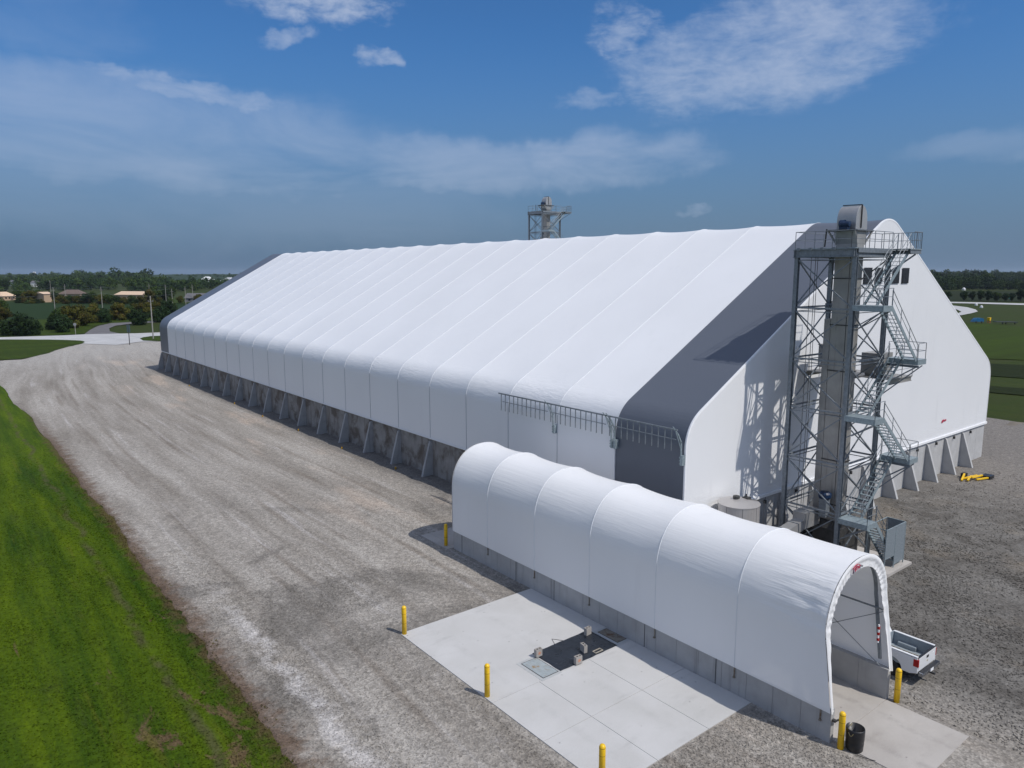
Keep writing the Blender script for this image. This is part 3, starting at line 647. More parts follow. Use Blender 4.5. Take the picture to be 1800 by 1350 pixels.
for sx, x0, x1 in ((0, TX0, TX0+.28), (1, TX1-.28, TX1)):
    m_ = MB(); y = TY0; k = 0
    while y < TY1-.1:
        y2 = min(TY1, y+1.36); m_.box(x0, y+(.008 if k else 0), -.3, x1, y2-.008, TH); y = y2; k += 1
    m_.box(x0+.02, TY0+.1, -.3, x1-.02, TY1-.1, TH-.02)
    wl = T.part('tunnel_wall', m_, M['curb'], label='low concrete wall facing the pad' if sx == 0 else 'low concrete wall on the truck side')
    for y in (12.4, 6.28, 2.59, -4.6, -9.1) if sx == 0 else ():
        m_ = MB(); m_.box(x0-.006, y-.022, -.1, x0-.001, y+.022, TH-.02); T.part('joint', m_, M['gap'], parent=wl)
    xo = x0-.05 if sx == 0 else x1+.05
    for y in ribs[1:-1]+[TY0+.45]:
        m_ = MB(); m_.box(min(xo, xo+.04), y-.03, TH-.6, max(xo, xo+.04), y+.03, TH-.12); m_.box(xo-.04, y-.05, TH-.66, xo+.05, y+.05, TH-.60); T.part('strap_bracket', m_, M['rust'], parent=wl)
m_ = MB(); m_.box(TX0+.06, TY0-.16, .95, TX0+.20, TY0-.01, 1.04); m_.bar((TX0+.14, TY0-.14, 1.0), (TX0+.34, TY0-.2, 1.02), .06); T.part('latch', m_, M['darksteel'])
m_ = MB(); m_.box(TX1-.58, TY0+.42, 2.72, TX1-.50, TY0+.48, 3.6); sg = T.part('striped_marker', m_, M['trim'])
m_ = MB()
for k in range(3): m_.box(TX1-.59, TY0+.405, 2.82+k*.28, TX1-.49, TY0+.495, 2.95+k*.28)
T.part('marker_stripe', m_, M['red'], parent=sg)
m_ = MB(); m_.add([(TX1-.285, -5.2, 1.22), (TX1-.285, -5.6, 1.25), (TX1-.285, -5.65, 1.38), (TX1-.285, -5.2, 1.40)], [(0, 1, 2, 3)]); T.part('orange_mark', m_, M['orange'])
# emblem on the fascia: dark triangle and red letters under a thin red arc
def text_mesh(body, size, mtx):
    cu = bpy.data.curves.new('t', 'FONT'); cu.body = body; cu.size = size; cu.extrude = .004; cu.offset = .012
    o = bpy.data.objects.new('t', cu); COL.objects.link(o); dg = bpy.context.evaluated_depsgraph_get()
    me = o.evaluated_get(dg).to_mesh(); V = [tuple(mtx @ v.co) for v in me.vertices]; F = [tuple(p.vertices) for p in me.polygons]
    bpy.data.objects.remove(o); bpy.data.curves.remove(cu); mm = MB(); mm.add(V, F); return mm
ex, ez = -6.85, 6.98; EY = TY0+.52
mt = Matrix.Translation((ex+.0, EY-.125, ez-.04)) @ Matrix.Rotation(R(7), 4, 'Y').inverted() @ Matrix.Rotation(R(90), 4, 'X')
em = T.part('emblem', text_mesh('ETM', .24, mt), M['logo'])
m_ = MB(); m_.prism([(ex-.18, ez-.10), (ex-.05, ez-.08), (ex-.12, ez+.12)], EY-.13, EY-.12, 'xz'); T.part('emblem_triangle', m_, M['logok'], parent=em)
m_ = MB(); pts = [(ex+.18+.36*math.cos(q), EY-.125, ez+.02+.22*math.sin(q)) for q in np.linspace(R(20), R(160), 10)]
for a, b_ in zip(pts[:-1], pts[1:]): m_.bar(a, b_, .02, .035, (0, 1, 0))
T.part('emblem_arc', m_, M['logo'], parent=em)
# ------------------------------------------------------------------ elevator tower
def rail(m_, pts, h=1.07, posts=1.3, r=.022, mid_=True):
    for a, b_ in zip(pts[:-1], pts[1:]):
        a = Vector(a); b_ = Vector(b_); up = Vector((0, 0, h)); m_.tube(a+up, b_+up, r, 6)
        if mid_: m_.tube(a+up*.52, b_+up*.52, r*.8, 5)
        n = max(1, int(round((b_-a).length/posts)))
        for k in range(n+1): q = a+(b_-a)*k/n; m_.tube(q, q+up, r, 5)
def flight(T, xa, za, xb, zb, y0, y1):
    m_ = MB()
    for y in (y0+.02, y1-.02): m_.bar((xa, y, za), (xb, y, zb), .035, .24)
    n = 14
    for k in range(1, n):
        t = k/n; x = xa+(xb-xa)*t; z = za+(zb-za)*t; m_.box(x-.13, y0+.045, z-.02, x+.13, y1-.045, z+.015)
    fl = T.part('stair_flight', m_, M['steel2'])
    for y in (y0+.01, y1-.01):
        m_ = MB(); a = Vector((xa, y, za+.1)); b_ = Vector((xb, y, zb+.1))
        for hh, rr in ((.95, .024), (.5, .018)): m_.tube(a+Vector((0, 0, hh)), b_+Vector((0, 0, hh)), rr, 6)
        for k in range(4): q = a+(b_-a)*(k/3); m_.tube(q, q+Vector((0, 0, .95)), .022, 5)
        T.part('handrail', m_, M['steel'], parent=fl)
def landing(T, x0, x1, y0, y1, z, rails):
    m_ = MB(); m_.box(x0, y0, z-.05, x1, y1, z)
    for y in (y0+.03, y1-.03): m_.bar((x0, y, z-.2), (x1, y, z-.2), .06, .29)
    for x in (x0+.03, x1-.03): m_.bar((x, y0+.07, z-.2), (x, y1-.07, z-.2), .06, .29)
    la = T.part('landing', m_, M['steel2']); m_ = MB()
    for r_ in rails: rail(m_, r_)
    T.part('handrail', m_, M['steel'], parent=la)
def tower(ox, oy, dz, label, base=True):
    T = Thing('elevator_tower', (10.4+ox, -4+oy, .13), label, 'tower'); X = lambda x: x+ox; Y = lambda y: y+oy
    XF, XB, YL, YN, YR = 8.25, 12.65, -2.1, -6.0, -7.9
    top = 20.75+dz
    for x, y in ((XF, YL), (XF, YN), (XB, YL), (XB, YN)):
        m_ = MB(); m_.hbeam((X(x), Y(y), .13), (X(x), Y(y), top), .26, .26, .03); m_.box(X(x)-.25, Y(y)-.25, .13, X(x)+.25, Y(y)+.25, .17); T.part('leg', m_, M['steel'])
    lv = [.3+dz if dz else .6, 4.0+dz, 7.3+dz, 10.7+dz, 14.0+dz, 17.35+dz, 20.7+dz]
    lv = ([.6, 5.0] if dz else [])+lv
    for i, (a, b_) in enumerate(zip(lv[:-1], lv[1:])):
        for (p, q) in (((XF, YL), (XF, YN)), ((XB, YL), (XB, YN)), ((XF, YL), (XB, YL)), ((XF, YN), (XB, YN))):
            m_ = MB(); w_ = .07
            oo = .05
            m_.bar((X(p[0]-oo), Y(p[1]), b_-.1), (X(q[0]-oo), Y(q[1]), a+.12), w_, w_); m_.bar((X(p[0]+oo), Y(p[1]), a+.12), (X(q[0]+oo), Y(q[1]), b_-.1), w_, w_)
            m_.bar((X(p[0]), Y(p[1]), b_+.02), (X(q[0]), Y(q[1]), b_+.02), .09, .11); m_.bar((X(p[0]), Y(p[1]), b_-.22), (X(q[0]), Y(q[1]), b_-.22), .05, .05)
            T.part('cross_brace', m_, M['steel'])
    # gusset plates
    for z in lv[1:-1]:
        m_ = MB(); m_.box(X(XB)-.32, Y(YL)-.10, z-.3, X(XB)+.32, Y(YL)+.10, z+.2); T.part('gusset', m_, M['steel'])
    # casings
    m_ = MB(); m_.box(X(10.05), Y(-5.15), 2.4, X(10.95), Y(-3.72), 22.3+dz)
    cs = T.part('elevator_casing', m_, M['casing'], bevel=.01); m_ = MB()
    z = 4.0
    while z < 22+dz: m_.box(X(10.0), Y(-5.2), z, X(11.0), Y(-3.67), z+.07); z += 3.05
    T.part('casing_flange', m_, M['darksteel'], parent=cs)
    m_ = MB(); m_.box(X(10.955), Y(-4.9), 2.4, X(11.03), Y(-3.95), 21.4+dz); c2 = T.part('elevator_casing', m_, M['casing']); m_ = MB(); z = 3.4
    while z < 22+dz: m_.box(X(11.031), Y(-4.95), z, X(11.08), Y(-3.9), z+.07); z += 3.05
    T.part('casing_flange', m_, M['darksteel'], parent=c2)
    m_ = MB(); m_.box(X(10.12), Y(-3.66), 3.0, X(10.85), Y(-3.22), 16.6+dz); m_.box(X(10.08), Y(-3.67), 12.2+dz, X(10.9), Y(-3.18), 12.28+dz); T.part('return_duct', m_, M['casing'])
    m_ = MB()
    for yy in (-2.95, -2.8, -2.5): m_.tube((X(9.3), Y(yy), .2), (X(9.3), Y(yy), 21+dz), .02, 5)
    for yy in (-5.5,): m_.tube((X(8.6), Y(yy), .2), (X(8.6), Y(yy), 22.2+dz), .025, 5)
    T.part('conduit', m_, M['darksteel'])
    # head: curved hood over both casings, on a flared ledge
    hz = 22.42+dz; m_ = MB(); pr = [(9.98, hz)]
    for k in range(0, 19): q = math.pi*(1-k/18); pr.append((10.72+.74*math.cos(q), hz+.55+.98*math.sin(q)))
    pr += [(11.50, hz), (11.4, hz-.05)]
    m_.prism([(X(a), b_) for a, b_ in pr], Y(-5.0), Y(-3.72), 'xz'); hd = T.part('head_hood', m_, M['silver'], bevel=.02)
    m_ = MB(); m_.box(X(9.3), Y(-5.3), hz-.12, X(11.8), Y(-3.45), hz-.02); T.part('head_ledge', m_, M['darksteel'])
    m_ = MB()
    for y in (-5.25, -3.5):
        for xa, xb in ((9.4, 10.1), (11.7, 11.0)): m_.bar((X(xa), Y(y), hz-.1), (X(xb), Y(max(-5.1, min(-3.75, y))), hz-.95), .09)
    m_.prism([(X(9.75), hz-.12), (X(10.04), hz-.9), (X(10.96), hz-.9), (X(11.3), hz-.12)], Y(-5.16), Y(-3.71), 'xz'); T.part('head_flare', m_, M['casing'])
    m_ = MB(); m_.bar((X(10.6), Y(-5.03), hz+.1), (X(10.6), Y(-5.03), hz+1.56), .07); m_.bar((X(10.6), Y(-5.03), hz+1.56), (X(10.6), Y(-3.75), hz+1.58), .06); T.part('hood_frame', m_, M['darksteel'], parent=hd)
    m_ = MB(); m_.lathe([(.0, -.34), (.17, -.32), (.19, -.2), (.19, .2), (.15, .32), (0, .34)], (X(9.55), Y(-4.5), hz+.3), 14, 'y'); m_.box(X(9.38), Y(-4.75), hz-.02, X(9.72), Y(-4.2), hz+.14)
    m_.lathe([(.0, -.2), (.24, -.2), (.24, .12), (.0, .12)], (X(9.75), Y(-4.2), hz+.36), 12, 'y'); T.part('drive_motor', m_, M['blue'], smooth=False)
    m_ = MB(); m_.tube((X(8.35), Y(-3.95), 22.4+dz), (X(8.5), Y(-3.8), 21.3+dz), .05, 6); T.part('power_cable', m_, M['black'])
    # top deck
    zt = 21.2+dz; m_ = MB(); m_.box(X(8.05), Y(-6.05), zt-.05, X(12.8), Y(-1.95), zt); m_.box(X(12.82), Y(-7.25), zt-.055, X(14.55), Y(-4.6), zt-.005)
    dk = T.part('top_deck', m_, M['steel2']); m_ = MB()
    for y in (-2.0, -6.0): m_.hbeam((X(8.0), Y(y), zt-.32), (X(12.9), Y(y), zt-.32), .2, .5)
    for x in (8.12, 12.7): m_.hbeam((X(x), Y(-1.9), zt-.32), (X(x), Y(-6.1), zt-.32), .2, .5)
    m_.hbeam((X(12.95), Y(-7.2), zt-.2), (X(14.5), Y(-7.2), zt-.2), .1, .26); m_.hbeam((X(14.48), Y(-7.2), zt-.2), (X(14.48), Y(-4.6), zt-.2), .1, .26); m_.bar((X(12.65), Y(-6.0), zt-1.6), (X(14.4), Y(-6.9), zt-.35), .08)
    m_.bar((X(8.3), Y(-6.12), zt-.16), (X(12.8), Y(-6.12), zt-.16), .05, .28)
    for k in range(5): m_.box(X(7.96), Y(-2.4-.8*k), zt-.12, X(8.02), Y(-2.2-.8*k), zt+.05)
    T.part('deck_beam', m_, M['steel'], parent=dk); m_ = MB()
    rail(m_, [(X(8.1), Y(-6.05), zt), (X(8.1), Y(-2.0), zt), (X(12.8), Y(-2.0), zt), (X(12.8), Y(-4.6), zt), (X(14.5), Y(-4.6), zt), (X(14.5), Y(-7.2), zt), (X(13.4), Y(-7.2), zt)]); rail(m_, [(X(8.1), Y(-6.05), zt), (X(12.9), Y(-6.05), zt)])
    for k in range(8): m_.tube((X(14.5), Y(-7.2+.3*k), zt), (X(14.5), Y(-7.2+.3*k), zt+1.07), .018, 5)
    for k in range(4): m_.tube((X(13.4+.3*k), Y(-7.2), zt), (X(13.4+.3*k), Y(-7.2), zt+1.07), .018, 5)
    T.part('handrail', m_, M['steel'], parent=dk)
    # stair: front landings at x 8.1..9.4, back landings at x 12..13.2
    Lz = [3.87, 7.30, 10.65, 14.0, 17.65, 21.2]
    zs = [z+dz for z in Lz]
    for i, z in enumerate(zs[:-1]):
        if dz and i < 2: continue
        if i % 2 == 0: landing(T, X(8.1), X(9.35), Y(-8.0), Y(-6.05), z, [[(X(8.12), Y(-6.1), z), (X(8.12), Y(-7.97), z), (X(9.3), Y(-7.97), z)]])
        else: landing(T, X(13.35), X(14.6), Y(-8.05), Y(-6.05), z, [[(X(13.4), Y(-6.1), z), (X(14.55), Y(-6.1), z), (X(14.55), Y(-8.0), z), (X(13.4), Y(-8.0), z)]]); 
        if i % 2 == 0:
            m_ = MB(); m_.bar((X(8.25), Y(-6.05), z-1.5), (X(8.25), Y(-7.85), z-.35), .06); T.part('cantilever_brace', m_, M['steel']); m_ = MB(); m_.bar((X(9.3), Y(-6.0), z-1.5), (X(9.3), Y(-7.85), z-.35), .06); T.part('cantilever_brace', m_, M['steel'])
        if i % 2 == 1:
            m_ = MB()
            m_.hbeam((X(12.65), Y(-6.15), z-.43), (X(14.5), Y(-6.15), z-.43), .12, .16); m_.hbeam((X(13.4), Y(-6.0), z-.44), (X(13.4), Y(-8.1), z-.44), .12, .14)
            m_.bar((X(12.65), Y(-6.0), z-2.6), (X(14.4), Y(-7.9), z-.45), .06)
            m_.bar((X(12.65), Y(-6.0), z-1.9), (X(14.4), Y(-6.15), z-.45), .08); m_.bar((X(12.65), Y(-6.0), z-1.9), (X(13.5), Y(-7.95), z-.45), .08)
            T.part('cantilever_brace', m_, M['steel'])
    for i in range(5):
        if dz and i < 2: continue
        za, zb = zs[i], zs[i+1]
        if i % 2 == 0: flight(T, X(9.35), za-.08, X(13.4), zb-.08, Y(-6.98), Y(-6.15))
        else: flight(T, X(13.4), za-.08, X(9.3), zb-.08, Y(-7.95), Y(-7.1))
    if not dz:
        flight(T, X(12.6), .25, X(9.3), 3.8, Y(-7.95), Y(-7.1))
        m_ = MB(); z0, z1 = .13, 3.0
        cg = [(10.7, -8.08), (12.05, -8.08), (13.45, -8.08), (13.45, -6.85), (10.7, -6.85)]
        for x, y in cg: m_.bar((x, y, z0), (x, y, z1), .06)
        for a, b_ in ((0, 1), (1, 2), (2, 3)):
            for z in (z1, z0+.25 if a else 1.0): m_.bar((cg[a][0], cg[a][1], z), (cg[b_][0], cg[b_][1], z), .05)
        m_.bar((*cg[3], z1), (*cg[4], z1), .05); m_.bar((*cg[4], z1), (*cg[0], z1), .05)
        cf = T.part('cage_frame', m_, M['steel2']); m_ = MB(); m_.box(10.74, -8.10, 1.03, 12.01, -8.085, 2.96); m_.box(12.09, -8.10, .42, 13.41, -8.085, 2.96); m_.box(13.465, -8.03, .42, 13.48, -6.9, 2.96); T.part('cage_panel', m_, M['mesh'], parent=cf)
    # transfer deck with machinery boxes part-way up
    zt2 = 12.6+dz; m_ = MB(); m_.box(X(12.9), Y(-6.6), zt2-.06, X(16.2), Y(-.6), zt2)
    for y in (-.6, -3.5, -6.5): m_.hbeam((X(12.8), Y(y), zt2-.23), (X(16.2), Y(y), zt2-.23), .14, .3)
    tdk = T.part('transfer_deck', m_, M['casing']); m_ = MB(); rail(m_, [(X(12.9), Y(-.7), zt2), (X(16.1), Y(-.7), zt2), (X(16.1), Y(-6.6), zt2), (X(12.9), Y(-6.6), zt2)]); T.part('handrail', m_, M['steel'], parent=tdk)
    m_ = MB(); m_.box(X(13.3), Y(-2.6), zt2+.3, X(14.4), Y(-1.2), zt2+1.9); m_.box(X(13.25), Y(-2.65), zt2+1.9, X(14.45), Y(-1.15), zt2+1.96); m_.box(X(13.5), Y(-2.3), zt2, X(14.2), Y(-1.5), zt2+.3); T.part('gearbox', m_, M['casing'])
    m_ = MB(); m_.box(X(13.4), Y(-5.6), zt2+.2, X(15.2), Y(-4.3), zt2+1.6); m_.box(X(13.6), Y(-5.3), zt2, X(15.0), Y(-4.5), zt2+.2); T.part('gearbox', m_, M['casing'])
    m_ = MB(); m_.bar((X(13.3), Y(-2.0), zt2-.3), (X(12.9), Y(-2.9), 4.5+dz), .7, .7); T.part('spout', m_, M['casing'])
    return T
NT_ = tower(0, 0, 0, 'tall galvanised steel elevator tower with zigzag stairs standing before the near gable')
# boot and conveyor
m_ = MB(); m_.box(9.6, -5.3, .25, 12.7, -3.6, 2.4); m_.box(9.9, -5.5, .6, 10.4, -5.3, 1.6); m_.prism([(9.6, 2.4), (12.7, 2.4), (12.3, 2.9), (10.0, 2.9)], -5.2, -3.7, 'xz'); NT_.part('boot_housing', m_, M['darksteel'])
m_ = MB(); m_.lathe([(0, -.22), (.38, -.2), (.42, -.1), (.42, .12), (.33, .24), (0, .28)], (9.35, -4.45, 4.78), 18, 'z'); NT_.part('drive_motor', m_, M['blue']); m_ = MB(); m_.box(9.1, -4.7, 3.3, 9.6, -4.2, 4.54); NT_.part('motor_stand', m_, M['steel'])
m_ = MB()
for i in range(7): m_.box(8.8+.5*i, -3.1+.1*(i % 3), .13, 9.1+.5*i, -2.6, .9+.5*((i*7) % 4)); m_.tube((8.7+.5*i, -2.4, .2), (9.4+.4*i, -3.2, 2.6), .05, 6)
m_.box(10.9, -3.2, .2, 11.9, -2.3, 2.9); m_.bar((8.6, -5.8, .4), (12.0, -2.4, 3.0), .14); NT_.part('boot_machinery', m_, M['darksteel'])
CV = Thing('grain_conveyor', (3, -4.4, .0), 'boxed zinc conveyor rising from the tunnel to the tower foot', 'conveyor')
m_ = MB(); m_.bar((-3.3, -3.6, 1.2), (8.9, -3.6, 3.05), .72, .68); c = CV.part('trough', m_, M['silver'])
m_ = MB()
for k in range(11): x = -3+1.12*k; z = 1.2+(x+3.3)*.1516; m_.bar((x, -3.6, z), (x+.05, -3.6, z+.008), .80, .76)
CV.part('trough_flange', m_, M['steel'], parent=c)
for x in (-1.5, 3.0, 6.4):
    z = 1.2+(x+3.3)*.1516; m_ = MB(); m_.bar((x, -3.95, -.1), (x, -3.95, z-.1), .09); m_.bar((x, -3.25, -.1), (x, -3.25, z-.1), .09); m_.bar((x, -3.95, z-.42), (x, -3.25, z-.42), .08); m_.bar((x, -3.95, .1), (x, -3.25, z-.5), .05); CV.part('support_leg', m_, M['steel'])
m_ = MB(); m_.box(7.7, -4.05, 2.62, 9.6, -3.15, 3.7); CV.part('discharge_box', m_, M['silver'])
tower(46.3, 83.2, 10.0, 'distant steel elevator tower rising behind the white roof ridge')
# tank
TK = Thing('steel_tank', (3.45, .0-1.75, 0), 'upright stainless steel tank with shallow cone top between the tunnel and the gable', 'tank')
tr = 1.33; tz = 4.75; cx, cy = 3.45, -1.75
m_ = MB(); m_.lathe([(0, .0), (tr, .0), (tr, tz)], (cx, cy, 0), 40); tb_ = TK.part('shell', m_, M['tank'], smooth=False)
m_ = MB(); m_.lathe([(tr+.03, tz-.02), (tr+.03, tz+.03), (tr*.5, tz+.22), (.12, tz+.33), (0, tz+.34)], (cx, cy, 0), 40); TK.part('cone_top', m_, M['tank'])
m_ = MB(); m_.lathe([(0, tz+.2), (.22, tz+.2), (.22, tz+.48), (0, tz+.5)], (cx-.15, cy+.1, 0), 12); TK.part('vent_cap', m_, M['darksteel']); m_ = MB(); m_.tube((cx+.5, cy-.2, tz+.1), (cx+.5, cy-.2, tz+.55), .06, 6); m_.box(cx+.35, cy-.4, tz+.16, cx+.75, cy, tz+.34); TK.part('inlet_box', m_, M['darksteel'])
m_ = MB()
for q in np.linspace(0, 2*math.pi, 9)[:-1]: m_.bar((cx+(tr+.004)*math.cos(q), cy+(tr+.004)*math.sin(q), 0), (cx+(tr+.004)*math.cos(q), cy+(tr+.004)*math.sin(q), tz-.03), .014, .012)
m_.tube((cx+.3, cy-tr*.2, tz+.3), (cx+tr+.2, cy-.9, tz+.02), .02, 5); m_.tube((cx+tr+.2, cy-.9, tz+.02), (cx+tr+.2, cy-.9, .1), .02, 5); TK.part('shell_seam', m_, M['gap'])
m_ = MB(); m_.box(cx+.45, cy-tr-.02, 2.3, cx+.62, cy-tr+.12, 2.45); TK.part('warning_label', m_, M['orange'])
single('wall_cabinet', MB().box(7.75, -.95, .0, 8.6, -.3, 1.7).box(7.7, -1.0, 1.7, 8.65, -.25, 1.76).bar((8.55, -.97, 1.0), (8.55, -.97, .8), .03), M['steel'], 'small grey steel cabinet at the foot of the gable wall beside the tank', 'cabinet')
# ------------------------------------------------------------------ bollards
def bollard_proto():
    T = Thing('bollard', (0, 0, 0), '', 'bollard', 'yellow safety bollards')
    m_ = MB(); m_.lathe([(0, -.25), (.13, -.25), (.13, 1.5), (.122, 1.55), (.095, 1.60), (.05, 1.628), (0, 1.635)], n=24); T.part('post', m_, M['yellow'], smooth=True)
    for z in (1.49, 1.17, .62): m_ = MB(); m_.lathe([(.1, z), (.1325, z), (.1325, z+.022), (.1, z+.022)], n=24); T.part('groove_ring', m_, M['ring'])
    return T.o
bp = bollard_proto()
for i, (x, y, l) in enumerate(((-18.08, 4.60, 'yellow bollard at the far left corner of the concrete pad'), (-18.1, -3.08, 'yellow bollard halfway along the left edge of the concrete pad'),
        (-18.12, -10.6, 'yellow bollard at the near corner of the pad, cut by the picture edge'), (-8.80, -15.33, 'yellow bollard beside the black barrel at the tunnel mouth'),
        (-3.50, -15.25, 'yellow bollard in front of the white pickup'), (-8.95, 14.3, 'yellow bollard at the far end of the tunnel'))):
    o = bp if i == 0 else copy_tree(bp); o.location = (x, y, -.004); o['label'] = l
# ------------------------------------------------------------------ pit cover and blocks
PX0, PX1, PY0, PY1 = -13.95, -9.85, -3.62, -1.42
m_ = MB(); rows = []
for i in range(25):
    row = []
    for j in range(41):
        x = PX0+(PX1-PX0)*j/40; y = PY0+(PY1-PY0)*i/24; e = min(i, 24-i, j, 40-j)
        z = .022+(.018+.03*abs(mn.noise(Vector((x*1.3, y*1.3, 0)))) if e > 0 else -.016)
        row.append((x+.03*mn.noise(Vector((x, y*2, 3))), y+.03*mn.noise(Vector((x*2, y, 6))), z))
    rows.append(row)
m_.grid(rows); single('black_tarp', m_, M['tarp'], 'black tarpaulin covering the pit in the concrete pad', 'tarpaulin', smooth=True)
def cinder(name='cinder_block'):
    m_ = MB(); L, D, H, t_ = .40, .20, .40, .035
    m_.box(-L/2, -D/2, 0, L/2, -D/2+t_, H); m_.box(-L/2, D/2-t_, 0, L/2, D/2, H)
    for x0, x1 in ((-L/2, -L/2+t_), (-.02, .02), (L/2-t_, L/2)): m_.box(x0, -D/2+t_+.0005, .001, x1, D/2-t_-.0005, H-.001)
    return mesh_obj('cinder_block', m_.v, m_.f, M['block'])
cb = cinder()
for i, (px, py, rz, l) in enumerate(((946, 1153, 0, 'cinder block at the left corner of the black tarpaulin'), (1033, 1115, 5, 'cinder block at the far corner of the tarpaulin, half in shade'),
        (1026, 1145, 78, 'turned cinder block in the middle of the tarpaulin'), (1016, 1166, -4, 'cinder block with an orange mark at the near edge of the tarpaulin'))):
    o = cb if i == 0 else cb.copy()
    if i: COL.objects.link(o)
    x, y = G(px, py, .05); o.location = (x, y, .055); o.rotation_euler = (0, 0, R(rz)); tag(o, l, 'cinder block', 'cinder blocks holding down the tarpaulin')
    if i in (0, 3):
        mk = MB(); mk.prism([(-.09, .14), (.02, .10), (.10, .16), (.09, .25), (-.04, .27)], -.103, -.1005, 'xz'); k = mesh_obj('paint_mark', mk.v, mk.f, M['palemark']); k.parent = o
def hatch(x0, y0, x1, y1, lab, mp):
    T = Thing('hatch_cover', (x0, y0, 0), lab, 'hatch', 'steel hatch covers beside the pit')
    T.part('rim', MB().box(x0, y0, -.02, x1, y1, .008), M['frame']); T.part('plate', MB().box(x0+.22, y0+.2, .001, x1-.1, y1-.2, .022), mp)
    T.part('groove', MB().box(x0+.18, y0+.16, .0, x1-.06, y1-.16, .012), M['gap'])
hatch(-15.25, -3.75, -13.98, -1.7, 'pale rust spotted hatch plate at the left end of the tarpaulin', M['plate'])
hatch(-9.84, -3.6, -8.87, -1.75, 'rusty hatch plate in the shade between the tarpaulin and the tunnel wall', M['rust'])
m_ = MB(); pts = [G(975, 1132, .02), G(970, 1123, .02), G(978, 1124, .02), G(990, 1126, .02)]; m_.path([(x, y, .015) for x, y in pts], .012, 5); single('loose_wire', m_, M['darksteel'], 'thin wire bent into a hook lying on the pad beside the tarpaulin', 'wire')
m_ = MB(); a = G(1040, 1150, .05); m_.box(a[0]+.2, a[1]-.1, .05, a[0]+.75, a[1]-.06, .09); m_.box(a[0]+.2, a[1]+.12, .05, a[0]+.75, a[1]+.16, .09); m_.box(a[0]+.2, a[1]-.06, .05, a[0]+.24, a[1]+.12, .085); m_.box(a[0]+.71, a[1]-.06, .05, a[0]+.75, a[1]+.12, .085)
single('wooden_frame', m_, M['rack'], 'small open wooden frame lying on the near edge of the tarpaulin', 'frame')
# ------------------------------------------------------------------ black barrel
bx, by = -8.42, -15.72
T = Thing('barrel', (bx, by, 0), 'open black plastic barrel with rope handles on the tunnel apron', 'barrel')
m_ = MB(); m_.lathe([(.30, 0), (.34, .03), (.36, .35), (.345, .42), (.37, .47), (.375, .92), (.36, .97), (.345, .97), (.345, .14), (0, .12)], (bx, by, 0), 32); T.part('barrel_body', m_, M['black'], smooth=True)
for s_ in (-1, 1):
    m_ = MB(); m_.path([(bx-.37*1.02, by+.08*q, .72+.09*abs(q)**2) if s_ < 0 else (bx+.1+.09*q, by+.25, .93-.04*(1-q*q)) for q in (-1.2, -.6, 0, .6, 1.2)], .012, 5); T.part('rope_handle', m_, M['brass'])
m_ = MB(); m_.path([(-8.75, -16.0, .02), (-8.7, -16.25, .02), (-8.62, -16.5, .03), (-8.5, -16.65, .0)], .015, 5); single('black_cable', m_, M['black'], 'short black cable lying on the apron by the barrel', 'cable')
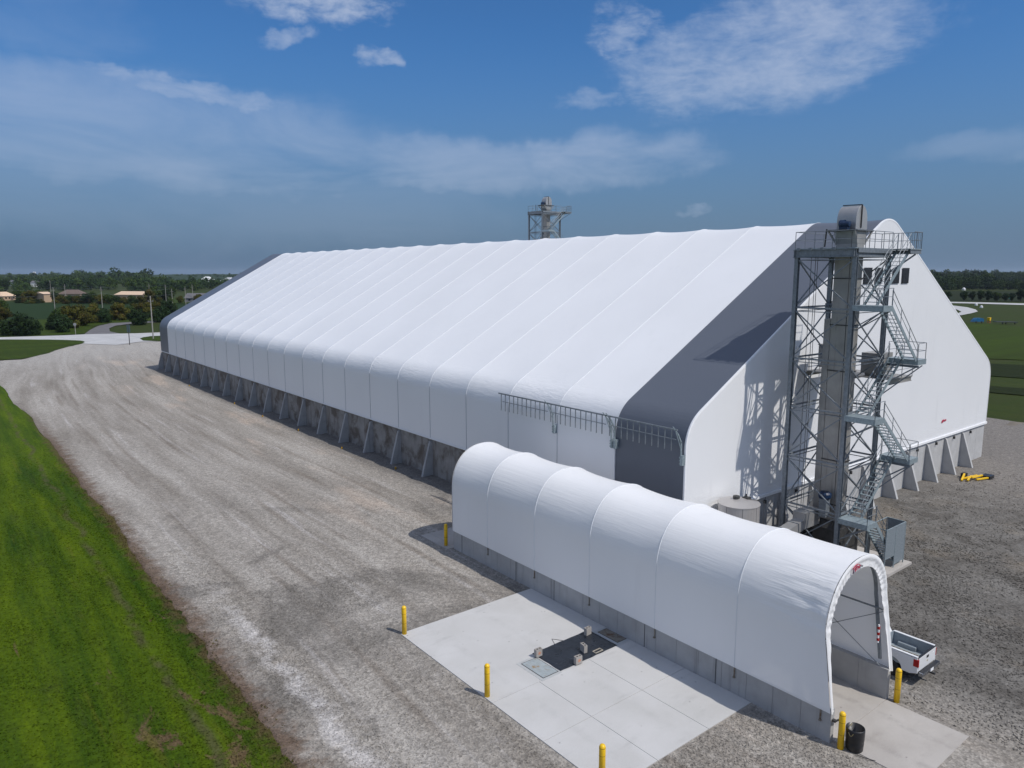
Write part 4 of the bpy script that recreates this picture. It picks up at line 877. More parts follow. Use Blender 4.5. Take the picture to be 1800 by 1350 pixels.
# ------------------------------------------------------------------ pickup
def pickup():
    x0, x1, yr = -1.45, .55, -15.25
    T = Thing('pickup_truck', (-.45, -12.4, 0), 'white pickup truck parked beside the tunnel, its empty bed towards the camera', 'pickup truck')
    def arch(cy, z0, r, n=10): return [(cy+r*math.cos(q), z0+r*math.sin(q)) for q in np.linspace(math.pi, 0, n)]
    y0 = yr; wr, wf = yr+1.25, yr+4.9
    side = [(y0, .62), (y0+.05, 1.36), (y0+2.02, 1.40), (y0+2.02, .5)]+[(p[0], p[1]) for p in arch(wr, .5, .52)[::-1]]+[(y0+.35, .5)]
    for xa, xb, xi in ((x0, x0+.07, 1), (x1-.07, x1, -1)):
        m_ = MB(); m_.prism(side, xa, xb, 'yz'); T.part('bed_side', m_, M['paint'], bevel=.015)
        m_ = MB(); m_.box(min(xa, xa+.14*xi) if xi > 0 else xb-.14, y0+.04, 1.395, (xa+.14) if xi > 0 else xb, y0+2.0, 1.43); T.part('bed_rail', m_, M['paint'], bevel=.01)
        m_ = MB(); xw = xa+.075 if xi > 0 else xb-.075; m_.box(min(xw, xw+.03*xi), y0+.07, .80, max(xw, xw+.03*xi), y0+1.98, 1.395); T.part('bed_inner_side', m_, M['bed'])
        m_ = MB(); xw2 = xa+.12 if xi > 0 else xb-.32; m_.box(xw2, wr-.45, .80, xw2+.20, wr+.45, 1.02); T.part('wheel_well', m_, M['bed'], bevel=.04)
    T.part('bed_floor', MB().box(x0+.08, y0+.06, .74, x1-.08, y0+2.0, .80), M['bed'])
    T.part('bed_front', MB().box(x0+.08, y0+1.98, .8, x1-.08, y0+2.03, 1.42), M['bed'])
    tg = T.part('tailgate', MB().box(x0+.06, y0-.02, .70, x1-.06, y0+.04, 1.37), M['paint'], bevel=.015)
    T.part('tailgate_cap', MB().box(x0+.07, y0-.015, 1.372, x1-.07, y0+.09, 1.41), M['black'], parent=tg)
    T.part('tailgate_inner', MB().box(x0+.12, y0+.045, .82, x1-.12, y0+.075, 1.371), M['black'], parent=tg)
    T.part('tailgate_handle', MB().box(-.56, y0-.035, 1.14, -.34, y0-.021, 1.26), M['black'], parent=tg); T.part('badge', MB().prism([(-.53, .98), (-.45, 1.02), (-.37, .98), (-.45, .94)], y0-.03, y0-.021, 'xz'), M['brass'], parent=tg)
    for xa in (x0-.008, x1-.085): T.part('tail_lamp', MB().box(xa, y0-.03, .92, xa+.093, y0+.22, 1.30), M['red'], bevel=.02)
    bm_ = T.part('rear_bumper', MB().box(x0+.02, y0-.26, .50, x1-.02, y0-.03, .70), M['chrome'], bevel=.04)
    T.part('licence_plate', MB().box(-.61, y0-.275, .54, -.29, y0-.262, .68), M['trim'], parent=bm_); T.part('step_pad', MB().box(x0+.1, y0-.25, .701, x1-.1, y0-.06, .712), M['black'], parent=bm_); T.part('hitch', MB().box(-.5, y0-.42, .40, -.4, y0-.1, .49), M['darksteel'], parent=bm_)
    cab = [(y0+2.08, .5), (y0+2.08, 1.30), (y0+2.16, 1.42), (y0+2.42, 1.88), (y0+3.75, 1.90), (y0+4.35, 1.38), (y0+5.75, 1.22), (y0+5.86, .6)]+[(p[0], p[1]) for p in arch(wf, .5, .52)[::-1]]
    T.part('cab_body', MB().prism(cab, x0+.02, x1-.02, 'yz'), M['paint'], bevel=.04)
    for xa, xb in ((x0+.006, x0+.019), (x1-.019, x1-.006)): T.part('side_window', MB().prism([(y0+2.35, 1.40), (y0+2.55, 1.80), (y0+3.7, 1.82), (y0+4.12, 1.40)], xa, xb, 'yz'), M['glass'])
    m_ = MB(); a_, b_ = (y0+2.17, 1.46), (y0+2.40, 1.85); m_.add([(x0+.2, a_[0]-.012, a_[1]), (x1-.2, a_[0]-.012, a_[1]), (x1-.3, b_[0]-.012, b_[1]), (x0+.3, b_[0]-.012, b_[1])], [(0, 1, 2, 3)]); T.part('rear_window', m_, M['glass'])
    m_ = MB(); m_.add([(x0+.12, y0+4.34, 1.41), (x1-.12, y0+4.34, 1.41), (x1-.25, y0+3.79, 1.885), (x0+.25, y0+3.79, 1.885)], [(0, 1, 2, 3)]); T.part('windscreen', m_, M['glass'])
    T.part('front_bumper', MB().box(x0+.03, y0+5.86, .42, x1-.03, y0+6.02, .72), M['chrome'], bevel=.04)
    for xa in (x0+.08, x1-.38): T.part('headlight', MB().box(xa, y0+5.80, .82, xa+.3, y0+5.875, 1.05), M['trim'])
    T.part('underbody', MB().box(x0+.3, y0+.2, .34, x1-.3, y0+5.7, .62), M['darksteel'])
    for wy in (wr, wf):
        for xw, s_ in ((x0+.03, -1), (x1-.29, 1)):
            m_ = MB(); m_.lathe([(.22, 0), (.36, .0), (.40, .03), (.41, .07), (.41, .19), (.40, .23), (.36, .26), (.22, .26)], (xw, wy, .40), 28, 'x'); wh = T.part('tyre', m_, M['rubber'])
            m_ = MB(); xx = xw+.02 if s_ < 0 else xw+.2; m_.lathe([(0, 0), (.08, -.005), (.09, .01), (.2, .03), (.225, .0), (.235, .04), (0, .05)], (xx, wy, .40), 20, 'x'); T.part('rim', m_, M['chrome'], parent=wh)
pickup()
T = Thing('storage_rack', (-1.1, -13.9, .8), 'low tan rack of open compartments lying in the pickup bed', 'rack')
m_ = MB(); m_.box(-1.10, -15.0, .802, -.66, -13.3, .825)
for k in range(7): y = -15.0+k*.275; m_.box(-1.10, y, .826, -.66, y+.06, 1.12)
m_.box(-.66, -15.0, .803, -.62, -13.29, 1.14); m_.box(-1.14, -15.0, .803, -1.102, -13.29, 1.06); T.part('rack_frame', m_, M['rack'])
# ------------------------------------------------------------------ folded barrier, markers
yx, yy = 40.0, -2.9
T = Thing('folded_barrier', (yx, yy, 0), 'folded yellow steel barrier with black ends lying on the gravel by the gable wall', 'barrier')
for a, b_ in (((38.6, -2.5, .08), (40.0, -2.2, .42)), ((38.9, -2.9, .12), (40.6, -2.6, .2)), ((39.6, -3.0, .3), (41.3, -3.3, .3)), ((39.9, -3.3, .12), (41.6, -3.9, .16)), ((39.2, -2.3, .1), (40.9, -3.0, .3))):
    T.part('yellow_beam', MB().bar(a, b_, .16, .12), M['yellow'])
m_ = MB(); m_.box(41.3, -4.0, -.05, 42.3, -3.2, .3); m_.lathe([(0, 0), (.3, 0), (.3, .25), (0, .25)], (42.2, -3.4, 0), 12); m_.box(39.9, -2.3, -.05, 40.5, -1.9, .45); T.part('black_foot', m_, M['black'])
for i, (x, y) in enumerate(((-2.64, 105.9), (-2.37, 82.6), (-2.55, 70.3), (-2.32, 58.4), (-2.3, 46.1), (-1.9, 34.7))):
    z = yard_z(x, y); m_ = MB(); m_.lathe([(0, -.1), (.10, -.1), (.10, .30), (.07, .36), (0, .38)], n=10); o = mesh_obj('marker_post', m_.v, m_.f, M['ring']); o.location = (x+.35, y, z-.12)
    nmb = ('farthest', 'second farthest', 'third farthest', 'third nearest', 'second nearest', 'nearest')[i]
    tag(o, nmb+' of the short yellow marker posts along the shaded wall', 'marker post', 'short yellow marker posts')
# ------------------------------------------------------------------ vegetation
def leaf_cloud(n, blobs_, size, flat=.6):
    B_ = np.array([b[:3] for b in blobs_]); Rd = np.array([b[3] for b in blobs_]); pk = rng.choice(len(B_), n, p=Rd**2/np.sum(Rd**2))
    d_ = rng.normal(size=(n, 3)); d_ /= np.linalg.norm(d_, axis=1)[:, None]; rad = Rd[pk]*(.55+.5*rng.random(n)**.5)
    c = B_[pk]+d_*rad[:, None]*np.array([1, 1, .85]); nr = d_+rng.normal(scale=.5, size=(n, 3)); nr[:, 2] += .25; nr /= np.linalg.norm(nr, axis=1)[:, None]
    a = np.cross(nr, rng.normal(size=(n, 3))); a /= np.linalg.norm(a, axis=1)[:, None]; b_ = np.cross(nr, a); s_ = (size*(.6+.8*rng.random(n)))[:, None]
    V = np.stack([c-a*s_-b_*s_*flat, c+a*s_-b_*s_*flat*.6, c+a*s_*.8+b_*s_*flat, c-a*s_*.7+b_*s_*flat*.8], 1).reshape(-1, 3)
    V[:, 2] = np.maximum(V[:, 2], .05); return V, np.arange(4*n).reshape(-1, 4)
def crown_blobs(h, wd, low, n):
    out = []
    for _ in range(n):
        t = random.random(); z = low+(h-low)*(.08+.86*t); rr = wd*.5*math.sin(math.pi*(.12+.80*t))**.7; q = random.random()*2*math.pi; r_ = rr*math.sqrt(random.random())*.75
        out.append((r_*math.cos(q), r_*math.sin(q), z, wd*random.uniform(.11, .21)))
    return out
def tree_proto(name, h, wd, low, nb, nl, size, lm, label, cat, group, trunk=True):
    T = Thing(name, (0, 0, 0), label, cat, group); V, F = leaf_cloud(nl, crown_blobs(h, wd, low, nb), size)
    me = npmesh('crown', V, F, M[lm]); o = bpy.data.objects.new('crown', me); COL.objects.link(o); o.parent = T.o
    m_ = MB(); m_.tube((0, 0, -.3), (.1, 0, h*.45), wd*.035, 8, wd*.02)
    for k in range(6): q = k*1.05; m_.tube((.08, 0, low*.6+h*.05*k), (wd*.3*math.cos(q), wd*.3*math.sin(q), low+h*.12*k*.7+.3), wd*.016, 5, wd*.006)
    T.part('trunk', m_, M['trunk']); return T.o
def place(proto, used, x, y, sc_, rz, label=None, z=-.2):
    o = proto if not used[0] else copy_tree(proto); used[0] = True; o.location = (x, y, z); o.scale = (sc_, sc_, sc_*random.uniform(.9, 1.1)); o.rotation_euler = (0, 0, rz)
    if label: o['label'] = label
    return o
bushA = tree_proto('bush', 6.0, 8.0, .2, 26, 2600, .24, 'leaf_dark', 'x', 'bush', 'bushes beyond the road'); bushB = tree_proto('bush', 6.5, 7.5, .2, 24, 2400, .24, 'leaf_autumn', 'x', 'bush', 'bushes beyond the road')
bushC = tree_proto('bush', 5.5, 7.0, .2, 20, 2000, .24, 'leaf_mid', 'x', 'bush', 'bushes beyond the road')
uA, uB, uC = [0], [0], [0]
def row_of(pts):
    for (px, py, k, s_, l) in pts:
        x, y = G(px, py, -.1); place({'A': bushA, 'B': bushB, 'C': bushC}[k], {'A': uA, 'B': uB, 'C': uC}[k], x, y, s_, random.random()*6, l)
row_of([(14, 590, 'A', .85, 'dark bush left of the pair beside the road at the left edge'), (42, 590, 'A', 1.1, 'large dark rounded bush beside the road at the left edge'), (60, 589, 'A', .7, 'small dark bush on the right flank of the large dark one'),
        (-2, 566, 'B', 1.3, 'yellowish bush cut by the left edge of the picture'), (2, 552, 'C', 1.2, 'green bush behind the yellowish one at the left edge'),
        (96, 580, 'A', 1.0, 'dark green bush left of the small round road sign'), (113, 584, 'A', .95, 'dark bush right in front of the russet thicket'), (105, 572, 'C', 1.2, 'mid green bush behind the dark roadside pair'),
        (127, 577, 'B', 1.15, 'russet and olive bush behind the round road sign'), (142, 573, 'B', 1.1, 'rust coloured bush at the bend of the branch road'), (120, 565, 'C', 1.1, 'green bush behind the russet thicket'),
        (156, 568, 'B', 1.0, 'olive bush left of the branch road bend'), (170, 566, 'B', 1.05, 'yellow green bush tall behind the branch road'), (186, 567, 'A', .9, 'dark round bush on the branch road verge'), (200, 563, 'B', 1.0, 'golden bush behind the branch road'),
        (214, 563, 'B', 1.05, 'golden brown bush left of the tall sign post'), (228, 561, 'C', 1.0, 'greenish bush behind the tall sign post'), (243, 571, 'A', 1.05, 'dark bush standing on the green island'), (240, 558, 'B', 1.0, 'russet bush behind the dark island bush'),
        (258, 558, 'B', 1.1, 'orange tinged bush left of the nearest pole'), (272, 557, 'B', 1.0, 'brown bush right of the nearest pole'), (284, 566, 'A', 1.1, 'dark bush against the far corner of the building'), (292, 556, 'A', 1.2, 'dark bush mostly behind the roof corner'), (300, 549, 'C', 1.1, 'green bush above the roof corner')])
random.seed(31); hx = 30
for hk in range(34):
    px = 34+hk*7.4+random.uniform(-2, 2)
    if 74 < px < 92: continue
    x, y = G(px, 533.5+random.uniform(-.8, .8), -.1); o = copy_tree((bushA, bushB, bushC, bushB)[hk % 4]); sc_ = random.uniform(.55, .8); o.location = (x, y, -.3); o.scale = (sc_, sc_, sc_*.8); o.rotation_euler = (0, 0, hk)
    o['label'] = 'low scrubby bush in the hedge between the crop field and the far houses'; o['group'] = 'hedge bushes behind the crop field'
treeA = tree_proto('tree', 12, 12, 2.0, 30, 2200, .42, 'leaf_mid', 'x', 'tree', 'trees round the far houses'); treeB = tree_proto('tree', 13, 11, 2.2, 26, 2200, .42, 'leaf_dark', 'x', 'tree', 'trees round the far houses')
treeC = tree_proto('tree', 10, 11, 1.5, 24, 1800, .42, 'leaf_autumn', 'x', 'tree', 'trees round the far houses'); vA, vB, vC = [0], [0], [0]
random.seed(21)
for px, py, k, s_, l in [(36, 530, 'A', .75, 'green tree right of the small tan house'), (46, 531, 'C', .7, 'olive tree between the tan house and the tan shed'), (56, 531, 'C', .75, 'brownish tree left of the tan shed'), (66, 529, 'A', .7, 'leafy tree touching the left wall of the tan shed'),
        (97, 532, 'B', .6, 'dark tree right of the tan shed'), (108, 533, 'C', .6, 'low olive tree in front of the brown roofed house'), (122, 534, 'A', .55, 'low green tree under the brown roof'), (136, 534, 'C', .6, 'reddish tree right of the brown roofed house'),
        (150, 534, 'B', .6, 'dark tree at the hedge before the wood'), (164, 534, 'A', .65, 'green tree midway between brown and long tan roofs'), (178, 535, 'C', .6, 'olive tree behind the second white pole'), (192, 535, 'A', .6, 'green tree left of the long tan roof'),
        (206, 536, 'B', .5, 'dark low tree under the left end of the long tan roof'), (220, 536, 'C', .5, 'olive low tree under the long tan roof'), (234, 536, 'A', .5, 'green low tree under the right half of the long roof'), (248, 536, 'C', .52, 'brown low tree under the right end of the long roof'),
        (262, 534, 'C', .9, 'tall russet tree right of the long tan roof'), (274, 533, 'A', .9, 'leafy tree behind the nearest utility pole'), (288, 532, 'B', .85, 'dark tree left of the grey house'), (318, 533, 'C', .5, 'small tree at the left gable of the grey house'), (350, 532, 'C', .6, 'tree at the right gable of the grey house'),
        (10, 514, 'B', 1.0, 'dark tree above the tan house roof'), (86, 512, 'B', .9, 'dark tree behind the tan shed roof'), (300, 526, 'A', .8, 'bright green tree on the meadow edge')]:
    x, y = G(px, py, -.1); place({'A': treeA, 'B': treeB, 'C': treeC}[k], {'A': vA, 'B': vB, 'C': vC}[k], x, y, s_, random.random()*6, l)
for px, py, k, s_, l in [(1664, 529, 'B', .75, 'dark rounded tree next to the gable edge beyond the county road'), (1694, 529, 'B', .8, 'dark tree left of the gap in the roadside row'), (1708, 529, 'B', .7, 'dark tree right beside its twin before the gap'),
        (1724, 529, 'B', .85, 'tall dark tree just right of the gap'), (1738, 530, 'B', .85, 'dark tree second from the gap'), (1752, 530, 'A', .8, 'green topped tree in the roadside row'), (1766, 530, 'B', .7, 'low dark tree right of the green topped one'),
        (1778, 530, 'B', .6, 'small dark tree behind the teal sign'), (1794, 530, 'B', .95, 'large dark tree at the right edge of the picture'), (1812, 531, 'B', .9, 'dark tree just outside the right edge')]:
    x, y = G(px, py, -.1); o = place({'A': treeA, 'B': treeB}[k], {'A': vA, 'B': vB}[k], x, y, s_*.72, random.random()*6, l); o['group'] = 'trees along the county road'
# far woods: one mass of many crowns
def woods(name, strips, nleaf, size, lms, gaps=()):
    Vs, Fs, Mi, off = [], [], [], 0
    for (p0, p1, dep, n, hlo, hhi) in strips:
        for _ in range(n):
            px = random.uniform(p0[0], p1[0]); t = (px-p0[0])/(p1[0]-p0[0]); py = p0[1]+(p1[1]-p0[1])*t; py -= random.random()**1.2*dep
            if any(g0 < px < g1 and py > gy for g0, g1, gy in gaps): continue
            x, y = G(px, py, 0); h = random.uniform(hlo, hhi)*(1.25 if random.random() < .12 else 1); wd = h*random.uniform(.75, 1.45)
            V, F = leaf_cloud(nleaf, crown_blobs(h, wd, .8, 12), size*h/14); V += np.array([x, y, -.2]); Vs.append(V); Fs.append(F+off); off += len(V); Mi += [random.choice((0, 0, 1, 2, 2))]*len(F)
    me = npmesh(name, np.concatenate(Vs), np.concatenate(Fs), M[lms[0]])
    for l in lms[1:]: me.materials.append(M[l])
    me.polygons.foreach_set('material_index', np.array(Mi, np.int32)) if len(me.polygons) == len(Mi) else None
    o = bpy.data.objects.new(name, me); COL.objects.link(o); return tag(o, kind='stuff')
random.seed(5)
tag(woods('woodland', [((-60, 512), (300, 511), 13, 330, 9, 15), ((-60, 520), (60, 516), 6, 60, 7, 10), ((230, 516), (420, 508), 10, 150, 8, 12), ((-60, 497), (160, 497), 8, 160, 14, 19), ((130, 499), (262, 499), 7, 110, 16, 24), ((300, 491), (430, 491), 4, 90, 12, 17)], 330, .75, ('leaf_far', 'leaf_dark', 'leaf_mid'), ((7, 30, 503), (49, 68, 505), (205, 222, 503))), 'wide belt of dark trees along the horizon on the left', 'woodland')
tag(woods('woodland', [((1630, 511), (1740, 509), 11, 170, 10, 16), ((1620, 498), (1860, 497), 8, 260, 14, 22), ((1735, 510), (1860, 511), 3, 50, 8, 12), ((1600, 490), (1900, 490), 3, 120, 16, 26)], 330, .75, ('leaf_far', 'leaf_dark', 'leaf_mid'), ((1688, 1700, 508),)), 'belt of dark trees along the horizon right of the gable', 'woodland')
# distant ridge of land
m_ = MB(); rws = []
for rr, zz in ((2400, -.3), (2900, 12), (3800, 16), (5200, -.3)):
    rws.append([(CAM[0]+rr*math.sin(q), CAM[1]+rr*math.cos(q), zz if zz < 0 else zz+5*mn.noise(Vector((q*9, rr*.001, 0)))+1.5*mn.noise(Vector((q*60, 0, 0)))) for q in np.linspace(-math.pi, math.pi, 400)])
m_.grid(rws); struct('hills', m_, M['leaf_far'], smooth=False)
# ------------------------------------------------------------------ far buildings
def at(px, py): return Vector((*G(px, py), 0))
def house(name, pl, pr, dpt, h, rh, wm, rm, label, hip=0.0, door=True, parts=True):
    a = at(*pl); b_ = at(*pr); u = (b_-a); L = u.length; u.normalize(); v = Vector((-u.y, u.x, 0))
    if (a-Vector((*CAM[:2], 0))).dot(v) < 0: v = -v
    T = Thing(name, tuple(a), label, 'building' if name != 'house' else 'house')
    P = lambda s_, t, z: tuple(a+u*s_+v*t+Vector((0, 0, z)))
    m_ = MB(); m_.add([P(0, 0, -.3), P(L, 0, -.3), P(L, dpt, -.3), P(0, dpt, -.3), P(0, 0, h), P(L, 0, h), P(L, dpt, h), P(0, dpt, h)], [(0, 1, 5, 4), (1, 2, 6, 5), (2, 3, 7, 6), (3, 0, 4, 7), (4, 5, 6, 7)]); wl = T.part('wall', m_, wm)
    e = .5; hp = hip*L; m_ = MB(); m_.add([P(-e, -e, h-.05), P(L+e, -e, h-.05), P(L+e, dpt+e, h-.05), P(-e, dpt+e, h-.05), P(hp-e, dpt/2, h+rh), P(L+e-hp, dpt/2, h+rh)], [(0, 1, 5, 4), (2, 3, 4, 5), (1, 2, 5), (3, 0, 4), (3, 2, 1, 0)]); T.part('roof', m_, rm)
    if parts:
        for f in (.2, .45, .8):
            m_ = MB(); m_.add([P(L*f, -.06, 1.0), P(L*f+1.4, -.06, 1.0), P(L*f+1.4, -.06, 2.2), P(L*f, -.06, 2.2)], [(0, 1, 2, 3)]); T.part('window', m_, M['glass'])
        m_ = MB(); m_.add([P(L*.6, -.06, 0), P(L*.6+2.4, -.06, 0), P(L*.6+2.4, -.06, 2.3), P(L*.6, -.06, 2.3)], [(0, 1, 2, 3)]); T.part('door', m_, M['brownroof'])
    return T
house('house', (5, 528), (28, 527), 9, 3.0, 3.2, M['tan'], M['tanroof'], 'small tan house with a low pitched roof behind the crop field', hip=.3)
house('shed', (78, 531), (93, 530.5), 12, 5.6, 1.4, M['tan'], M['tanroof'], 'tall tan metal shed with a pale roof', parts=False)
house('house', (103, 523), (141, 523), 10, 3.0, 3.4, M['tan'], M['brownroof'], 'long brown roofed house half hidden by trees', hip=.25)
house('long_building', (202, 525), (258, 525.5), 16, 3.2, 2.5, M['tan'], M['tanroof'], 'long low building with a pale tan roof behind a hedge', parts=False)
house('house', (325, 531), (358, 531), 10, 2.8, 3.2, M['greywall'], M['greyroof'], 'dark grey house beside the meadow next to the roof edge')
house('house', (13, 502), (25, 502.5), 12, 5, 4.0, M['whitebld'], M['greyroof'], 'white walled house with a dark roof among the far trees', parts=False)
house('house', (54, 504), (64, 504), 10, 6, 3.0, M['whitebld'], M['greyroof'], 'tall white house with a grey roof left of the tan shed', parts=False)
house('barn', (352, 494.5), (368, 494.5), 30, 4, 8, M['whitebld'], M['whitebld'], 'white barn roof on the horizon left of its twin', hip=.3, parts=False)
house('barn', (386, 497), (400, 497.5), 26, 3.5, 8, M['whitebld'], M['whitebld'], 'white barn roof touching the charcoal roof edge', hip=.3, parts=False)
def silo(px, py, n, r_, h, label):
    a = at(px, py); T = Thing('silo_cluster', tuple(a), label, 'silo')
    for k in range(n): m_ = MB(); m_.lathe([(0, -.3), (r_, -.3), (r_, h), (0, h+r_*.5)], (a.x+k*r_*2.1*_r[0], a.y+k*r_*2.1*_r[1], 0), 16); T.part('silo', m_, M['whitebld'] if n > 1 else M['greywall'])
silo(60, 489, 2, 3.0, 27, 'pair of pale silos rising above the trees on the horizon')
# water tower style tank on the horizon
a = at(148, 489.5); T = Thing('water_tower', tuple(a), 'grey water tower on the left horizon behind the trees', 'water tower')
m_ = MB(); m_.lathe([(0, 14), (5.2, 16), (5.8, 22), (5.0, 27), (0, 29)], (a.x, a.y, 0), 20); T.part('tank', m_, M['greywall'])
for q in range(5): m_ = MB(); m_.tube((a.x+5*math.cos(q*1.256), a.y+5*math.sin(q*1.256), -.3), (a.x+4.6*math.cos(q*1.256), a.y+4.6*math.sin(q*1.256), 16.5), .5, 6); T.part('leg', m_, M['greywall'])
# ------------------------------------------------------------------ poles, wires and signs
pp = []
for px, py, h, l in ((97.5, 553, 13.2, 'pale utility pole rising left over the crop field'), (181, 551, 13.2, 'pale utility pole in the middle of the crop field edge'), (269.5, 596, 13.0, 'nearest utility pole standing on the small traffic island'), (304, 543, 11.3, 'pale utility pole next to the meadow'),
                   (116, 532, 12.5, 'far utility pole at the brown roofed house'), (292.5, 534, 12.5, 'stout far utility pole left of the meadow'), (327, 536, 11.5, 'utility pole at the grey house corner'), (263.5, 527, 12, 'thin far utility pole behind the long roof'), (339.5, 531, 12, 'thin far utility pole behind the grey house'), (90, 520, 14, 'distant utility pole over the tan shed roof')):
    x, y = G(px, py); T = Thing('utility_pole', (x, y, -.2), l, 'utility pole', 'utility poles')
    m_ = MB(); m_.tube((x, y, -.3), (x, y, h), .2, 8, .13); T.part('pole', m_, M['wood']); m_ = MB(); m_.bar((x-.8*_r[0], y-.8*_r[1], h-1.6), (x+.8*_r[0], y+.8*_r[1], h-1.6), .12); T.part('crossarm', m_, M['wood'])
    m_ = MB(); m_.lathe([(0, h-1.5), (.09, h-1.5), (.06, h-1.25), (0, h-1.24)], (x+.7*_r[0], y+.7*_r[1], 0), 8); m_.lathe([(0, h-1.5), (.09, h-1.5), (.06, h-1.25), (0, h-1.24)], (x-.7*_r[0], y-.7*_r[1], 0), 8); T.part('insulator', m_, M['greywall']); pp.append(Vector((x, y, h)))
def wire(a, b_, sag, label):
    m_ = MB(); m_.path([a+(b_-a)*t-Vector((0, 0, 4*sag*t*(1-t))) for t in np.linspace(0, 1, 13)], .035, 4); single('power_line', m_, M['steel'], label, 'power line', 'power lines')
L3 = pp[0]+(pp[0]-pp[1])*1.2; L3.z = 13
for dz_, nm in ((-.1, 'top'), (-3.2, 'lower')):
    o_ = Vector((0, 0, dz_)); wire(L3+o_, pp[0]+o_, 1.2, nm+' power line left of the first field pole'); wire(pp[0]+o_, pp[1]+o_, 1.0, nm+' power line between the two field poles'); wire(pp[1]+o_, pp[3]+o_, 1.2, nm+' power line from the middle field pole to the meadow pole')
wire(pp[4]+Vector((0, 0, -.3)), pp[5]+Vector((0, 0, -.3)), 1.5, 'power line along the far hedge')
x, y = G(228, 606); T = Thing('sign_post', (x, y, 0), 'tall thin sign on a dark post standing in the gravel yard entrance', 'sign')
T.part('post', MB().tube((x, y, -.1), (x, y, 5.7), .11, 8), M['darksteel']); m_ = MB(); q = _r*.45; m_.bar((x-q[0], y-q[1], 4.5), (x+q[0], y+q[1], 4.5), .08, 2.1); T.part('sign_panel', m_, M['signgreen'])
x, y = G(133, 588); T = Thing('road_sign', (x, y, 0), 'small round topped road sign seen from behind beside the road', 'sign')
T.part('post', MB().tube((x, y, -.1), (x, y, 3.3), .09, 8), M['wood']); m_ = MB(); m_.prism([(x+.5*math.cos(t)*1, 3.3+.5*math.sin(t)) for t in np.linspace(0, 2*math.pi, 9)[:-1]], y-.03, y+.03, 'xz'); T.part('sign_panel', m_, M['greywall'])
x, y = G(1777, 529.5); T = Thing('road_sign', (x, y, 0), 'teal board sign before the roadside trees at the right edge', 'sign')
T.part('post', MB().tube((x, y, -.1), (x, y, 2.4), .12, 8), M['wood']); m_ = MB(); m_.bar((x-1.8*_r[0], y-1.8*_r[1], 3.0), (x+1.8*_r[0], y+1.8*_r[1], 3.0), .1, 2.2); T.part('sign_panel', m_, M['teal'])
x, y = G(1721, 567.5); T = Thing('blue_trailer', (x, y, 0), 'blue tarped trailer parked in the pasture on the right', 'trailer')
R_ = Vector((*_r[:2], 0)); Fv = Vector((*_f[:2], 0)).normalized(); o3 = Vector((x, y, 0)); m_ = MB()
m_.add([tuple(o3+R_*a+Fv*b_+Vector((0, 0, c))) for b_ in (0, 2.2) for a, c in ((-2.3, .4), (-1.6, 1.3), (-.9, 1.85), (1.2, 1.85), (1.9, 1.5), (1.9, .4))], [(0, 1, 2, 3, 4, 5), (11, 10, 9, 8, 7, 6)]+[(k, 6+k, 6+(k+1) % 6, (k+1) % 6) for k in range(6)]); T.part('tarp_cover', m_, M['bluepaint'])
for s_ in (-1.2, 1.0): m_ = MB(); c = o3+R_*s_+Fv*(-.1); m_.lathe([(0, -.12), (.4, -.12), (.4, .12), (0, .12)], tuple(c+Vector((0, 0, .3))), 14, 'y'); T.part('wheel', m_, M['rubber'])
x, y = G(1738, 567); T = Thing('yellow_hopper', (x, y, 0), 'small yellow and orange machine beside the blue trailer', 'machine'); T.part('hopper', MB().prism([(x-.5, .8), (x+.5, .8), (x+.8, 2.0), (x-.8, 2.0)], y-.5, y+.5, 'xz'), M['yellow']); m_ = MB()
for a, b_ in ((-.4, -.4), (.4, -.4), (.4, .4), (-.4, .4)): m_.bar((x+a, y+b_, -.2), (x+a, y+b_, .8), .1)
T.part('stand', m_, M['orange'])
x, y = G(1767, 569); T = Thing('flatbed_trailer', (x, y, 0), 'long low dark flatbed trailer in the pasture', 'trailer'); m_ = MB(); m_.bar((x-4.2*_r[0], y-4.2*_r[1], .75), (x+4.2*_r[0], y+4.2*_r[1], .6), 2.2, .3); T.part('deck', m_, M['darksteel'])
for s_ in (-2.2, -.9, 2.6): m_ = MB(); m_.lathe([(0, -.12), (.4, -.12), (.4, .12), (0, .12)], (x+s_*_r[0], y+s_*_r[1]-1.0, .25), 12, 'y'); T.part('wheel', m_, M['rubber'])
for px, py, l in ((1716, 536.5, 'white marker rock near the county road'), (1725, 540.5, 'white marker rock to the right of the gravel loop'), (1694, 510, 'small white shed below the wood on the right')):
    x, y = G(px, py); m_ = MB(); s_ = .9 if py > 520 else 2.2; m_.lathe([(0, -.2), (s_, -.2), (s_*.9, s_*.7), (s_*.4, s_*1.3), (0, s_*1.4)], (x, y, 0), 7); single('marker_rock', m_, M['whitebld'], l, 'rock')
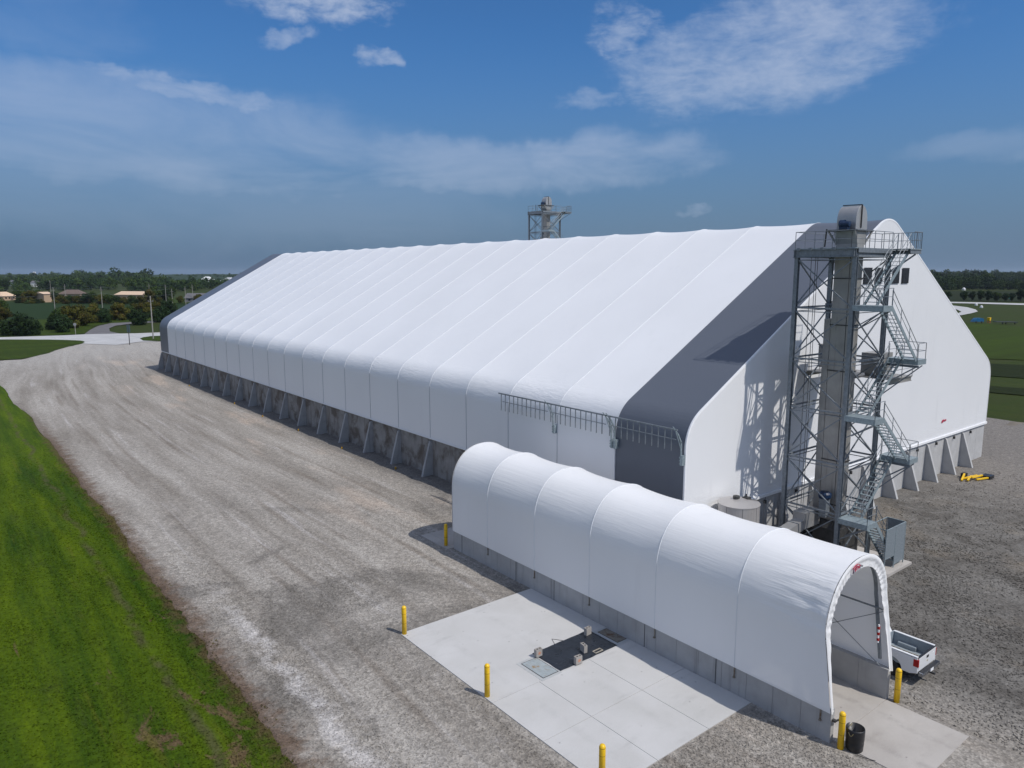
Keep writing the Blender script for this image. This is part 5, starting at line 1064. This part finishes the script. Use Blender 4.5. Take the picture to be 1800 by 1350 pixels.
# ------------------------------------------------------------------ grass tufts and loose stone (uncountable)
def tufts():
    n = 150000; x = -26.3-rng.random(n)**1.25*12; y = -12+rng.random(n)**1.5*95
    e = np.array([xl(v) for v in y]); out_ = x-e; k0 = (out_ < 0)|(rng.random(n) < np.clip(.45-out_*.55, 0, 1)*.5); x, y = x[k0], y[k0]; n = len(x)
    dens = np.array([mn.noise(Vector((a*.9, b_*.2, 2))) for a, b_ in zip(x, y)]); k2 = (dens+rng.random(n)*1.2 > .35) & (rng.random(n) > np.array([sm(25, 78, b_) for b_ in y])); x, y = x[k2], y[k2]; n = len(x)
    q = rng.random(n)*6.28; w_ = .035+.04*rng.random(n); h = (.03+.05*rng.random(n)); z0 = -.14
    a = np.stack([np.cos(q), np.sin(q), 0*q], 1); ln = rng.normal(scale=.06, size=(n, 2)); c = np.stack([x, y, np.full(n, z0)], 1)
    V = np.stack([c-a*w_[:, None], c+a*w_[:, None], c+np.stack([ln[:, 0], ln[:, 1], h], 1)+a*w_[:, None]*.5], 1).reshape(-1, 3)
    o = bpy.data.objects.new('grass_tufts', npmesh('grass_tufts', V, np.arange(3*n).reshape(-1, 3), M['grass_near'])); COL.objects.link(o); tag(o, 'short mown grass tufts on the lawn', 'grass', kind='stuff')
tufts()
OCT = np.array([(1, 0, 0), (-1, 0, 0), (0, 1, 0), (0, -1, 0), (0, 0, 1), (0, 0, -1)], float); OF = np.array([(0, 2, 4), (2, 1, 4), (1, 3, 4), (3, 0, 4), (2, 0, 5), (1, 2, 5), (3, 1, 5), (0, 3, 5)])
def stones():
    P = []
    def scatter(n, x0, x1, y0, y1, fn, s0, s1):
        x = x0+rng.random(n)*(x1-x0); y = y0+rng.random(n)*(y1-y0)
        for a, b_ in zip(x, y):
            if random.random() < fn(a, b_): P.append((a, b_, random.uniform(s0, s1)))
    nz_ = lambda a, b_: max(0, min(1, .55+1.3*mn.noise(Vector((a*.35, b_*.12, 7)))))
    inpad = lambda a, b_: (-18.4 < a < -8.8 and -11.2 < b_ < 4.9) or (-8.9 < a < -3.6 and -18.5 < b_ < 17.3) or (6.9 < a < 14.1 and -8.6 < b_ < 0) or a > -.2 and b_ > -.1
    scatter(16000, -26.5, -17, -16, 22, lambda a, b_: 0 if inpad(a, b_) else nz_(a, b_), .018, .045)
    scatter(7000, -25.6, -23.4, -16, 26, lambda a, b_: nz_(a, b_*2), .025, .055)
    scatter(9000, -18, -9, -19, -11, lambda a, b_: 0 if inpad(a, b_) else .9, .02, .045)
    scatter(9000, -18, -.5, 4.8, 30, lambda a, b_: 0 if inpad(a, b_) else .5*nz_(a, b_), .02, .045)
    scatter(26000, -3.4, 20, -24, -1, lambda a, b_: 0 if inpad(a, b_) else nz_(a*.8, b_*3), .03, .075)
    scatter(9000, 14, 46, -22, -1.5, lambda a, b_: .7*nz_(a, b_*3), .04, .085)
    P = np.array(P); n = len(P); zz = np.array([yard_z(a, b_) for a, b_, _ in P])
    sc_ = P[:, 2][:, None]*(.6+.7*rng.random((n, 3))); sc_[:, 2] *= .7; q = rng.random(n)*6.28; V = OCT[None]*sc_[:, None, :]+rng.normal(scale=.15, size=(n, 6, 3))*P[:, 2][:, None, None]
    c, s_ = np.cos(q)[:, None], np.sin(q)[:, None]; X_ = V[:, :, 0]*c-V[:, :, 1]*s_; Y_ = V[:, :, 0]*s_+V[:, :, 1]*c; V = np.stack([X_+P[:, 0][:, None], Y_+P[:, 1][:, None], V[:, :, 2]+zz[:, None]+.01], 2).reshape(-1, 3)
    F = (OF[None]+(np.arange(n)*6)[:, None, None]).reshape(-1, 3)
    o = bpy.data.objects.new('loose_gravel', npmesh('loose_gravel', V, F, M['gravel'])); COL.objects.link(o); tag(o, 'loose crushed stone strewn over the gravel yard', 'gravel', kind='stuff')
stones()
# ------------------------------------------------------------------ air
m_ = MB(); m_.box(-9200, -9200, -1.5, 9200, 9200, 60)
hz_ = mesh_obj('haze', m_.v, m_.f, M['trim']); hz_.data.materials.clear(); HM = bpy.data.materials.new('haze'); HM.use_nodes = True; HM.node_tree.nodes.clear()
hv = HM.node_tree.nodes.new('ShaderNodeVolumePrincipled'); ho = HM.node_tree.nodes.new('ShaderNodeOutputMaterial'); HM.node_tree.links.new(hv.outputs[0], ho.inputs['Volume'])
hv.inputs['Color'].default_value = (.70, .82, 1, 1); hv.inputs['Density'].default_value = .00004; hz_.data.materials.append(HM); tag(hz_, 'thin summer haze over the plain', 'haze', kind='stuff')
